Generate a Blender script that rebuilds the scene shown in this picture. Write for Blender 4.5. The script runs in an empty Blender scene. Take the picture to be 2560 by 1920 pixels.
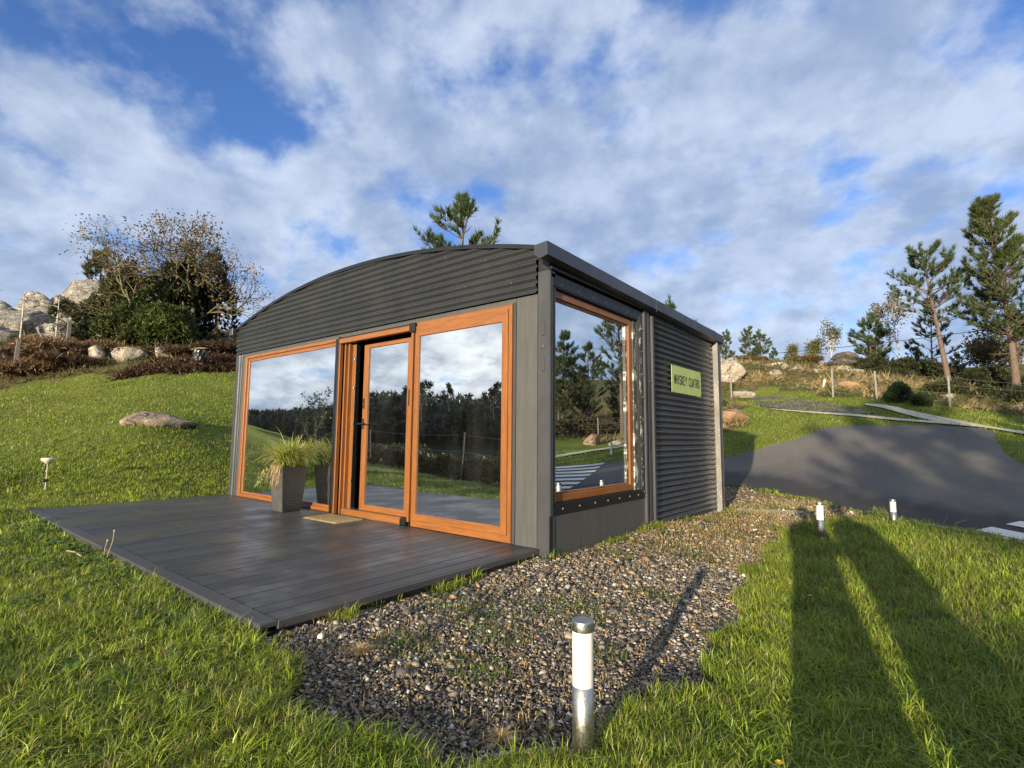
import bpy, bmesh, math, random
import numpy as np
from mathutils import Vector, Matrix, Euler
from mathutils.geometry import delaunay_2d_cdt
random.seed(5)
RNG = np.random.default_rng(11)
SC = bpy.context.scene
COL = SC.collection

# ------------------------------------------------------------------ camera
cam_d = bpy.data.cameras.new('camera'); cam = bpy.data.objects.new('camera', cam_d); COL.objects.link(cam); SC.camera = cam
YAW, PITCH, ROLL = -0.6817, 0.1016, 0.0087
CAM = Vector((2.746, -3.947, 1.015))
fw = Vector((math.sin(YAW)*math.cos(PITCH), math.cos(YAW)*math.cos(PITCH), math.sin(PITCH)))
rt = Vector((math.cos(YAW), -math.sin(YAW), 0)); upv = rt.cross(fw)
r2 = math.cos(ROLL)*rt + math.sin(ROLL)*upv; u2 = -math.sin(ROLL)*rt + math.cos(ROLL)*upv
cam.matrix_world = Matrix(((r2.x, u2.x, -fw.x, CAM.x), (r2.y, u2.y, -fw.y, CAM.y), (r2.z, u2.z, -fw.z, CAM.z), (0, 0, 0, 1)))
cam_d.sensor_width = 36; cam_d.lens = 1297.63/2560*36
cam_d.clip_start = 0.05; cam_d.clip_end = 2000

# ------------------------------------------------------------------ light
SUN_EL, SUN_AZ = math.radians(8.8), math.radians(-11.2)          # light travels towards azimuth -11.2 deg from +y
travel = Vector((math.sin(SUN_AZ)*math.cos(SUN_EL), math.cos(SUN_AZ)*math.cos(SUN_EL), -math.sin(SUN_EL)))
sd = bpy.data.lights.new('sun', 'SUN'); sun = bpy.data.objects.new('sun', sd); COL.objects.link(sun)
sd.energy = 5.0; sd.angle = math.radians(0.55); sd.color = (1.0, 0.84, 0.63)
sun.rotation_euler = travel.to_track_quat('-Z', 'Y').to_euler()
sun.location = (8, -30, 12)

W = bpy.data.worlds.new('World'); SC.world = W; W.use_nodes = True
nt = W.node_tree; nt.nodes.clear()
def N(t, **k):
    n = nt.nodes.new(t)
    for a, b in k.items(): setattr(n, a, b)
    return n
def L(a, b): nt.links.new(a, b)
def M2(op, a, b=None, c=None, clamp=False):
    n = N('ShaderNodeMath', operation=op, use_clamp=clamp)
    for i, v in enumerate((a, b, c)):
        if v is None: continue
        if isinstance(v, (int, float)): n.inputs[i].default_value = v
        else: L(v, n.inputs[i])
    return n.outputs[0]
def MR(v, a, b, c=0., d=1., smooth=True):
    n = N('ShaderNodeMapRange'); n.interpolation_type = 'SMOOTHSTEP' if smooth else 'LINEAR'
    L(v, n.inputs[0])
    for i, x in enumerate((a, b, c, d)): n.inputs[i+1].default_value = x
    return n.outputs[0]
def MIX(f, a, b, t='MIX'):
    n = N('ShaderNodeMix', data_type='RGBA', blend_type=t)
    for s, v in ((0, f), (6, a), (7, b)):
        if isinstance(v, (int, float)): n.inputs[s].default_value = v
        elif isinstance(v, tuple): n.inputs[s].default_value = (*v, 1)
        else: L(v, n.inputs[s])
    return n.outputs[2]
def NZ(vec, scale, detail=4, rough=.5, dist=0., w=0.):
    n = N('ShaderNodeTexNoise', noise_dimensions='4D'); L(vec, n.inputs['Vector'])
    n.inputs['Scale'].default_value = scale; n.inputs['Detail'].default_value = detail
    n.inputs['Roughness'].default_value = rough; n.inputs['Distortion'].default_value = dist; n.inputs['W'].default_value = w
    return n.outputs[0]
sky = N('ShaderNodeTexSky'); sky.sky_type = 'NISHITA'; sky.sun_disc = False
sky.sun_elevation = SUN_EL; sky.sun_rotation = math.pi + SUN_AZ      # sun stands at azimuth 180-11.2 deg
sky.air_density = 1.0; sky.dust_density = 0.3; sky.ozone_density = 3.0
tc = N('ShaderNodeTexCoord'); sep = N('ShaderNodeSeparateXYZ'); L(tc.outputs['Generated'], sep.inputs[0])
SEED = 23.0
zz = M2('MAXIMUM', sep.outputs[2], 0.0)
den = M2('ADD', zz, 0.40)
px = M2('DIVIDE', sep.outputs[0], den); py = M2('DIVIDE', sep.outputs[1], den)
cmb = N('ShaderNodeCombineXYZ'); L(px, cmb.inputs[0]); L(py, cmb.inputs[1])
mp = N('ShaderNodeMapping'); L(cmb.outputs[0], mp.inputs[0]); mp.inputs['Rotation'].default_value = (0, 0, math.radians(-28)); mp.inputs['Scale'].default_value = (1.0, 1.05, 1); mp.inputs['Location'].default_value = (7.3, 2.2, 0)
V0 = mp.outputs[0]
n_big = NZ(V0, 1.2, 2, .5, .0, SEED)
n_mid = NZ(V0, 4.4, 7, .52, .0, SEED)
n_fine = NZ(V0, 9.0, 6, .62, .2, 1.0)
dens = M2('ADD', M2('MULTIPLY', n_big, .40), M2('MULTIPLY', n_mid, .60))
dens = M2('ADD', dens, M2('MULTIPLY', n_fine, .10))
low = MR(zz, 0.0, 0.5, 1, 0)
dens = M2('ADD', dens, M2('MULTIPLY', low, .075))
mask = MR(dens, .475, .585)
# brightness inside the clouds: thin parts and sunlit rims bright, thick undersides grey-blue
n_sh = NZ(V0, 3.6, 5, .55, .3, 9.0)
shade = M2('ADD', M2('MULTIPLY', n_sh, .55), M2('MULTIPLY', NZ(V0, 8.0, 6, .6, .15, 3.0), .45))
shade = MR(shade, .38, .63)
core = MR(dens, .50, .66)                                           # thick middles are greyer
shade = M2('MULTIPLY', shade, M2('SUBTRACT', 1.0, M2('MULTIPLY', core, .45)))
sunside = M2('MULTIPLY', sep.outputs[1], -1.0)
sunward = MR(sunside, -.1, 1.0)
cdark = MIX(sunward, (.25, .33, .49), (.42, .44, .51))
clight = MIX(sunward, (.58, .65, .77), (1.55, 1.48, 1.34))
ccol = MIX(shade, cdark, clight)
skyc = N('ShaderNodeHueSaturation'); L(sky.outputs[0], skyc.inputs['Color']); skyc.inputs['Saturation'].default_value = 1.06
tint0 = MIX(1.0, skyc.outputs[0], (.95, .95, 1.25), 'MULTIPLY')
tint = MIX(MR(zz, 0.0, .35, .75, 0), tint0, (2.4, 3.3, 4.9))     # clear air pales towards the horizon
bg1 = N('ShaderNodeBackground'); L(tint, bg1.inputs[0]); bg1.inputs[1].default_value = 0.115
bg2 = N('ShaderNodeBackground'); L(ccol, bg2.inputs[0]); bg2.inputs[1].default_value = 0.70
mx = N('ShaderNodeMixShader'); L(M2('MULTIPLY', mask, .93), mx.inputs[0]); L(bg1.outputs[0], mx.inputs[1]); L(bg2.outputs[0], mx.inputs[2])
ow = N('ShaderNodeOutputWorld'); L(mx.outputs[0], ow.inputs[0])
SC.view_settings.view_transform = 'Standard'; SC.view_settings.look = 'None'
SC.view_settings.exposure = 0.92; SC.view_settings.gamma = 1.0; SC.view_settings.use_curve_mapping = False

# ------------------------------------------------------------------ helpers
def tag(o, label=None, cat=None, group=None, kind=None):
    if label: o['label'] = label
    if cat: o['category'] = cat
    if group: o['group'] = group
    if kind: o['kind'] = kind
    return o
def link(o, parent=None):
    COL.objects.link(o)
    if parent is not None: o.parent = parent
    return o
def thing(name, label, cat, loc=(0, 0, 0), rz=0, group=None):
    o = bpy.data.objects.new(name, None); o.empty_display_size = .2; COL.objects.link(o)
    o.location = loc; o.rotation_euler = (0, 0, rz)
    return tag(o, label, cat, group)
def mesh_np(name, V, F, mats, C=None, smooth=False, mi=None):
    """V (n,3) array, F (m,k) array of tris or quads, C optional per-vertex rgb"""
    V = np.asarray(V, np.float32); F = np.asarray(F, np.int32); m, k = F.shape
    me = bpy.data.meshes.new(name)
    me.vertices.add(len(V)); me.vertices.foreach_set('co', V.ravel())
    me.loops.add(m*k); me.loops.foreach_set('vertex_index', F.ravel())
    me.polygons.add(m); me.polygons.foreach_set('loop_start', np.arange(0, m*k, k, dtype=np.int32)); me.polygons.foreach_set('loop_total', np.full(m, k, np.int32))
    if smooth: me.polygons.foreach_set('use_smooth', np.ones(m, bool))
    for x in (mats if isinstance(mats, (list, tuple)) else [mats]): me.materials.append(x)
    if mi is not None: me.polygons.foreach_set('material_index', np.asarray(mi, np.int32))
    if C is not None:
        at = me.color_attributes.new('col', 'FLOAT_COLOR', 'POINT')
        at.data.foreach_set('color', np.c_[np.asarray(C, np.float32), np.ones(len(V), np.float32)].ravel())
    me.update(calc_edges=True); me.validate(verbose=False)
    return me
def mesh_py(name, V, F, mats, smooth=False, mi=None):
    me = bpy.data.meshes.new(name); me.from_pydata([tuple(v) for v in V], [], F); me.update()
    for x in (mats if isinstance(mats, (list, tuple)) else [mats]): me.materials.append(x)
    if smooth: me.polygons.foreach_set('use_smooth', [True]*len(me.polygons))
    if mi is not None: me.polygons.foreach_set('material_index', mi)
    return me
def ob(name, me, parent=None, loc=None):
    o = bpy.data.objects.new(name, me)
    if loc is not None: o.location = loc
    return link(o, parent)
class MB:
    def __init__(s): s.V = []; s.F = []; s.M = []
    def add(s, V, F, m=0):
        n = len(s.V); s.V += [tuple(v) for v in V]; s.F += [tuple(i+n for i in f) for f in F]; s.M += [m]*len(F); return s
    def box(s, x0, x1, y0, y1, z0, z1, m=0, b=0.0):
        bm = bmesh.new(); bmesh.ops.create_cube(bm, size=1)
        for v in bm.verts: v.co = Vector(((x0+x1)/2+v.co.x*(x1-x0), (y0+y1)/2+v.co.y*(y1-y0), (z0+z1)/2+v.co.z*(z1-z0)))
        if b: bmesh.ops.bevel(bm, geom=bm.edges[:], offset=b, segments=1, affect='EDGES')
        bm.verts.index_update(); s.add([v.co[:] for v in bm.verts], [[v.index for v in f.verts] for f in bm.faces], m); bm.free(); return s
    def lathe(s, prof, cx=0, cy=0, n=24, m=0, cap=True):
        V = []; F = []
        for r, z in prof:
            for i in range(n):
                a = 2*math.pi*i/n; V.append((cx+r*math.cos(a), cy+r*math.sin(a), z))
        for j in range(len(prof)-1):
            for i in range(n):
                F.append((j*n+i, j*n+(i+1) % n, (j+1)*n+(i+1) % n, (j+1)*n+i))
        if cap: F.append(tuple(range(n-1, -1, -1))); F.append(tuple(range((len(prof)-1)*n, len(prof)*n)))
        return s.add(V, F, m)
    def tube(s, pts, rad, n=7, m=0):
        V, F = tube(pts, rad, n); return s.add(V, F, m)
    def build(s, name, mats, parent=None, smooth=False, loc=None):
        return ob(name, mesh_py(name, s.V, s.F, mats, smooth, s.M), parent, loc)
def tube(pts, rad, n=6):
    pts = np.asarray(pts, float); k = len(pts); rad = np.broadcast_to(rad, (k,))
    T = np.gradient(pts, axis=0); T /= (np.linalg.norm(T, axis=1, keepdims=True)+1e-9)
    ref = np.array([0, 0, 1.]) if abs(T[0, 2]) < .9 else np.array([1., 0, 0])
    A = np.cross(T, ref); A /= (np.linalg.norm(A, axis=1, keepdims=True)+1e-9); B = np.cross(T, A)
    an = np.arange(n)*2*math.pi/n
    V = pts[:, None]+rad[:, None, None]*(np.cos(an)[None, :, None]*A[:, None]+np.sin(an)[None, :, None]*B[:, None])
    V = V.reshape(-1, 3); F = []
    for j in range(k-1):
        for i in range(n):
            F.append((j*n+i, j*n+(i+1) % n, (j+1)*n+(i+1) % n, (j+1)*n+i))
    return V, F
def tubes_np(lines, n=5):
    VV = []; FF = []; o = 0
    for pts, rad in lines:
        V, F = tube(pts, rad, n); VV.append(V); FF.append(np.array(F)+o); o += len(V)
    return np.concatenate(VV), np.concatenate(FF)
def vnoise(x, y, s=1.0, seed=0):
    """smooth 2-D value noise 0..1"""
    x = np.asarray(x)/s+seed*17.3; y = np.asarray(y)/s-seed*9.1
    xi = np.floor(x).astype(np.int64); yi = np.floor(y).astype(np.int64); fx = x-xi; fy = y-yi
    fx = fx*fx*(3-2*fx); fy = fy*fy*(3-2*fy)
    def hsh(a, b):
        n = (a*374761393+b*668265263+seed*1442695) & 0xffffffff; n = ((n ^ (n >> 13))*1274126177) & 0xffffffff
        return ((n ^ (n >> 16)) & 0xffff)/65535.
    return (hsh(xi, yi)*(1-fx)+hsh(xi+1, yi)*fx)*(1-fy)+(hsh(xi, yi+1)*(1-fx)+hsh(xi+1, yi+1)*fx)*fy
def fbm(x, y, s=1., seed=0): return (vnoise(x, y, s, seed)+.5*vnoise(x, y, s*.47, seed+1)+.25*vnoise(x, y, s*.22, seed+2))/1.75
def inpoly(x, y, poly):
    x = np.asarray(x); y = np.asarray(y); c = np.zeros(x.shape, bool); n = len(poly)
    for i in range(n):
        x1, y1 = poly[i]; x2, y2 = poly[(i+1) % n]
        if y1 == y2: continue
        k = ((y1 > y) != (y2 > y)) & (x < (x2-x1)*(y-y1)/(y2-y1)+x1)
        c ^= k
    return c
def hsv(a): return a

# ------------------------------------------------------------------ materials
class MT:
    def __init__(s, name):
        s.m = bpy.data.materials.new(name); s.m.use_nodes = True; s.t = s.m.node_tree; s.t.nodes.clear()
        s.out = s.n('ShaderNodeOutputMaterial'); s.b = s.n('ShaderNodeBsdfPrincipled'); s.l(s.b.outputs[0], s.out.inputs[0])
        s.tc = s.n('ShaderNodeTexCoord')
    def n(s, t, **k):
        n = s.t.nodes.new(t)
        for a, b in k.items(): setattr(n, a, b)
        return n
    def l(s, a, b): s.t.links.new(a, b)
    def set(s, **k):
        for a, v in k.items():
            i = s.b.inputs[a.replace('_', ' ')]
            if isinstance(v, (int, float)): i.default_value = v
            elif isinstance(v, tuple): i.default_value = (*v, 1) if len(v) == 3 and i.type == 'RGBA' else v
            else: s.l(v, i)
        return s
    def noise(s, scale, detail=4, rough=.55, coord='Object', sc=(1, 1, 1), rot=(0, 0, 0), dist=0):
        mp = s.n('ShaderNodeMapping'); s.l(s.tc.outputs[coord], mp.inputs[0]); mp.inputs['Scale'].default_value = sc; mp.inputs['Rotation'].default_value = rot
        n = s.n('ShaderNodeTexNoise'); s.l(mp.outputs[0], n.inputs[0]); n.inputs['Scale'].default_value = scale; n.inputs['Detail'].default_value = detail; n.inputs['Roughness'].default_value = rough; n.inputs['Distortion'].default_value = dist
        return n.outputs[0]
    def ramp(s, v, stops):
        r = s.n('ShaderNodeValToRGB'); s.l(v, r.inputs[0]); e = r.color_ramp.elements
        while len(e) < len(stops): e.new(.5)
        for i, (p, c) in enumerate(stops):
            e[i].position = p; e[i].color = (*c, 1) if isinstance(c, tuple) else (c, c, c, 1)
        return r.outputs[0]
    def mr(s, v, a, b, c=0, d=1):
        n = s.n('ShaderNodeMapRange'); s.l(v, n.inputs[0])
        for i, x in enumerate((a, b, c, d)): n.inputs[i+1].default_value = x
        return n.outputs[0]
    def math(s, op, a, b):
        n = s.n('ShaderNodeMath', operation=op)
        for i, v in enumerate((a, b)):
            if isinstance(v, (int, float)): n.inputs[i].default_value = v
            else: s.l(v, n.inputs[i])
        return n.outputs[0]
    def mix(s, f, a, b, t='MIX'):
        n = s.n('ShaderNodeMix', data_type='RGBA', blend_type=t)
        for k, v in ((0, f), (6, a), (7, b)):
            if isinstance(v, (int, float)): n.inputs[k].default_value = v
            elif isinstance(v, tuple): n.inputs[k].default_value = (*v, 1)
            else: s.l(v, n.inputs[k])
        return n.outputs[2]
    def bump(s, h, st=.3, d=.01, prev=None):
        n = s.n('ShaderNodeBump'); s.l(h, n.inputs['Height']); n.inputs['Strength'].default_value = st; n.inputs['Distance'].default_value = d
        if prev: s.l(prev, n.inputs['Normal'])
        s.l(n.outputs[0], s.b.inputs['Normal']); return n.outputs[0]
    def attr(s, name='col'):
        n = s.n('ShaderNodeAttribute'); n.attribute_name = name; return n.outputs['Color']
    def objrand(s):
        return s.n('ShaderNodeObjectInfo').outputs['Random']

def simple(name, col, rough=.6, metal=0, nscale=8, var=.15, bump=.1, spec=.5):
    m = MT(name); nn = m.noise(nscale, 6)
    m.set(Base_Color=m.mix(m.mr(nn, .3, .7), tuple(c*(1-var) for c in col), tuple(min(1, c*(1+var)) for c in col)), Roughness=m.mr(m.noise(nscale*2.3, 4), .3, .7, rough-.08, rough+.08), Metallic=metal)
    m.set(Specular_IOR_Level=spec)
    if bump: m.bump(m.noise(nscale*9, 5), bump, .004)
    return m.m
# fibre-cement like grey wall panel: streaky and blotchy
m = MT('grey_panel'); st = m.noise(5, 6, .6, sc=(3.2, 3.2, .35)); bl = m.noise(2.2, 5, .6)
c = m.mix(m.mr(st, .35, .7), (.055, .058, .054), (.075, .078, .072)); c = m.mix(m.mr(bl, .5, .75), c, (.06, .06, .058))
sp = m.noise(60, 2, .5); c = m.mix(m.mr(sp, .72, .78), c, (.3, .3, .28))
m.set(Base_Color=c, Roughness=m.mr(bl, .3, .7, .45, .62)); m.bump(m.noise(90, 5), .12, .003); GREY = m.m
# painted steel
m = MT('painted_steel'); bl = m.noise(3.5, 6, .65, sc=(1, 1, .5)); c = m.mix(m.mr(bl, .42, .7), (.046, .049, .053), (.024, .026, .030)); ch = m.noise(45, 4, .6)
c = m.mix(m.mr(ch, .74, .77), c, (.32, .32, .3)); m.set(Base_Color=c, Roughness=m.mr(bl, .3, .7, .38, .55)); m.bump(m.noise(70, 4), .08, .003); STEEL = m.m
m = MT('anthracite_sheet'); bl = m.noise(1.6, 5, .6); fi = m.noise(14, 6, .7, sc=(.4, 1, 1)); c = m.mix(m.mr(bl, .3, .7), (.022, .025, .029), (.034, .036, .038)); c = m.mix(m.mr(fi, .58, .9), c, (.048, .047, .044)); sk = m.noise(9, 5, .65, sc=(2.4, 2.4, .12)); c = m.mix(m.mr(sk, .58, .85), c, (.050, .049, .046))
m.set(Base_Color=c, Roughness=m.mr(fi, .3, .7, .23, .36), Specular_IOR_Level=.5); SHEET = m.m
BLACK = simple('black_steel', (.007, .0075, .009), .42, 0, 6, .3, .05)
GUT = simple('anthracite_trim', (.030, .034, .042), .36, 0, 3, .12, .03)
DARKIN = simple('dark_interior', (.035, .03, .026), .7, 0, 3, .3, 0)
# steel with flaking pale residue
m = MT('flaked_steel'); fl = m.noise(11, 6, .75, sc=(1, .9, .55)); fl2 = m.noise(40, 3, .6)
k = m.mr(m.math('ADD', fl, m.math('MULTIPLY', fl2, .25)), .665, .68); m.set(Base_Color=m.mix(k, (.05, .052, .046), (.55, .54, .47)), Roughness=.6); m.bump(k, .5, .003); FLAKE = m.m
def wood(name, sc, light=(.27, .108, .025), dark=(.16, .058, .014)):
    m = MT(name); g = m.noise(7, 8, .62, sc=sc, dist=.6); g2 = m.noise(26, 6, .6, sc=sc); big = m.noise(1.3, 3)
    c = m.mix(m.mr(g, .32, .68), dark, light); c = m.mix(m.mr(g2, .5, .75), c, tuple(x*.8 for x in dark), 'MIX'); c = m.mix(m.math('MULTIPLY', m.mr(big, .3, .7), .25), c, (.29, .095, .02))
    m.set(Base_Color=c, Roughness=m.mr(g2, .3, .7, .34, .48), Coat_Weight=.15, Coat_Roughness=.25); m.bump(g2, .08, .002); return m.m
WH = wood('wood_grain_across', (.35, 3, 5)); WV = wood('wood_grain_upright', (5, 3, .35)); WY = wood('wood_grain_along', (5, .35, 5))
WD = wood('interior_timber', (5, 4, .3), (.62, .36, .16), (.45, .24, .10))
# reflective solar glass
def glassmat(name, refl, tint=(.72, .76, .75), gcol=(.86, .92, .96)):
    m = MT(name); m.t.nodes.remove(m.b)
    tr = m.n('ShaderNodeBsdfTransparent'); tr.inputs[0].default_value = (*tint, 1)
    gl = m.n('ShaderNodeBsdfGlossy'); gl.inputs['Roughness'].default_value = 0.0; gl.inputs[0].default_value = (*gcol, 1)
    df = m.n('ShaderNodeBsdfDiffuse'); df.inputs[0].default_value = (.5, .5, .47, 1)
    bw = m.noise(1.1, 2); bp = m.n('ShaderNodeBump'); m.l(bw, bp.inputs['Height']); bp.inputs['Strength'].default_value = .035; bp.inputs['Distance'].default_value = .02; m.l(bp.outputs[0], gl.inputs['Normal'])
    mxx = m.n('ShaderNodeMixShader'); mxx.inputs[0].default_value = refl; m.l(tr.outputs[0], mxx.inputs[1]); m.l(gl.outputs[0], mxx.inputs[2])
    dust = m.noise(3, 6, .7, sc=(1, 1, .25)); m2 = m.n('ShaderNodeMixShader'); m.l(m.mr(dust, .45, .9, .004, .03), m2.inputs[0]); m.l(mxx.outputs[0], m2.inputs[1]); m.l(df.outputs[0], m2.inputs[2])
    m.l(m2.outputs[0], m.out.inputs[0]); return m.m
GLASS = glassmat('solar_glass', .76)
# deck boards
m = MT('composite_board'); r = m.objrand(); g = m.noise(9, 6, .6, sc=(6, .6, 1)); damp = m.noise(.9, 6, .62, coord='Object'); gw = m.n('ShaderNodeNewGeometry').outputs['Position']
nn = m.n('ShaderNodeTexNoise'); m.l(gw, nn.inputs[0]); nn.inputs['Scale'].default_value = 1.5; nn.inputs['Detail'].default_value = 7; nn.inputs['Roughness'].default_value = .62
c = m.mix(m.mr(g, .3, .7), (.022, .025, .027), (.034, .037, .037)); c = m.mix(r, c, (.052, .054, .054)); c = m.mix(m.mr(nn.outputs[0], .48, .66), c, (.075, .073, .068)); n9 = m.noise(38, 5, .7, sc=(1, .5, 1)); c = m.mix(m.mr(n9, .66, .76), c, (.11, .105, .095))
m.set(Base_Color=c, Roughness=m.mr(nn.outputs[0], .42, .60, .52, .30), Specular_IOR_Level=.55); m.bump(g, .15, .003); BOARD = m.m
FASCIA = simple('board_fascia', (.055, .056, .052), .55, 0, 6, .3, .1)
# attribute-coloured foliage with some light passing through
def leaf(name, rough=.5, trans=.25, spec=.35):
    m = MT(name); a = m.attr(); m.set(Base_Color=a, Roughness=rough, Specular_IOR_Level=spec)
    t = m.n('ShaderNodeBsdfTranslucent'); m.l(a, t.inputs[0]); x = m.n('ShaderNodeMixShader'); x.inputs[0].default_value = trans
    m.l(m.b.outputs[0], x.inputs[1]); m.l(t.outputs[0], x.inputs[2]); m.l(x.outputs[0], m.out.inputs[0]); return m.m
LEAF = leaf('leaf'); GRASSM = leaf('grass_blade', .42, .3, .4); NEEDLE = leaf('needle', .5, .12, .3)
m = MT('pebble'); a = m.attr(); m.set(Base_Color=a, Roughness=.62, Specular_IOR_Level=.35); PEB = m.m
def bark(name, a, b, moss=None):
    m = MT(name); n1 = m.noise(6, 6, .65, sc=(1, 1, .35)); n2 = m.noise(22, 5, .6, sc=(1, 1, .4)); c = m.mix(m.mr(n1, .3, .7), a, b); c = m.mix(m.mr(n2, .55, .7), c, tuple(x*.45 for x in a))
    if moss: c = m.mix(m.mr(m.noise(2.5, 4), .45, .6), c, moss)
    m.set(Base_Color=c, Roughness=.85); m.bump(n2, .7, .03); return m.m
PBARK = bark('pine_bark', (.085, .058, .042), (.17, .122, .09)); OBARK = bark('oak_bark', (.085, .07, .05), (.17, .15, .11), (.12, .13, .03)); WBARK = bark('pale_bark', (.42, .38, .30), (.62, .58, .5))
def rockmat(name, a=(.30, .27, .22), b=(.17, .155, .13), lich=(.48, .46, .38), dk=(.045, .045, .04), orange=None):
    a = tuple(v*.92 for v in a)
    m = MT(name); n1 = m.noise(1.4, 8, .65); n2 = m.noise(5, 8, .7); n3 = m.noise(22, 5, .7); n4 = m.noise(.8, 4, .6, sc=(1, 1, 2))
    c = m.mix(m.mr(n1, .35, .65), b, a); c = m.mix(m.mr(n2, .5, .62), c, lich); c = m.mix(m.mr(n3, .56, .66), c, dk); c = m.mix(m.mr(n4, .58, .72), c, (.09, .11, .035))
    if orange: c = m.mix(m.mr(n4, .35, .48), c, orange)
    vo = m.n('ShaderNodeTexVoronoi', feature='DISTANCE_TO_EDGE'); mq = m.n('ShaderNodeMapping'); m.l(m.tc.outputs['Object'], mq.inputs[0]); mq.inputs['Scale'].default_value = (1, 1, 1.9); mq.inputs['Rotation'].default_value = (.5, .3, .2); wp = m.n('ShaderNodeTexNoise'); m.l(mq.outputs[0], wp.inputs[0]); wp.inputs['Scale'].default_value = 2.5; va = m.n('ShaderNodeVectorMath', operation='ADD'); m.l(mq.outputs[0], va.inputs[0]); m.l(wp.outputs[1], va.inputs[1]); m.l(va.outputs[0], vo.inputs[0]); vo.inputs['Scale'].default_value = .9; cr = m.math('MAXIMUM', m.mr(vo.outputs[0], 0, .022), m.mr(m.noise(1.1, 3), .48, .58)); c = m.mix(cr, (.03, .028, .024), c)
    m.set(Base_Color=c, Roughness=.9); h = m.math('ADD', m.math('ADD', n2, m.math('MULTIPLY', n3, .4)), cr); m.bump(h, 1.0, .09); return m.m
ROCK = rockmat('granite'); ROCKP = rockmat('pale_granite', (.42, .36, .27), (.26, .22, .17), (.5, .45, .36)); ROCKO = rockmat('rusty_granite', (.40, .34, .26), (.26, .21, .16), (.5, .44, .34), (.07, .05, .035), (.33, .20, .10)); ROCKD = rockmat('dark_granite', (.13, .11, .085), (.07, .06, .05), (.2, .19, .16))
STAIN = simple('brushed_stainless', (.55, .54, .50), .30, 1.0, 40, .12, .05)
m = MT('matt_stainless'); g = m.noise(120, 4, .7); m.set(Base_Color=m.mix(m.mr(g, .35, .65), (.42, .42, .36), (.60, .59, .52)), Metallic=1.0, Roughness=m.mr(g, .3, .7, .32, .48)); POSTM = m.m
OPAL = simple('opal_lamp_cover', (.68, .67, .62), .32, 0, 30, .02, 0)
GALV = simple('galvanised', (.38, .38, .36), .45, .6, 20, .2, .1); CONC = simple('concrete', (.50, .45, .34), .85, 0, 6, .2, .4); FPOST = simple('concrete_post', (.19, .185, .165), .85, 0, 12, .2, .3); WIRE = simple('fence_wire', (.22, .22, .2), .5, .7, 5, .1, 0)

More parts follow.
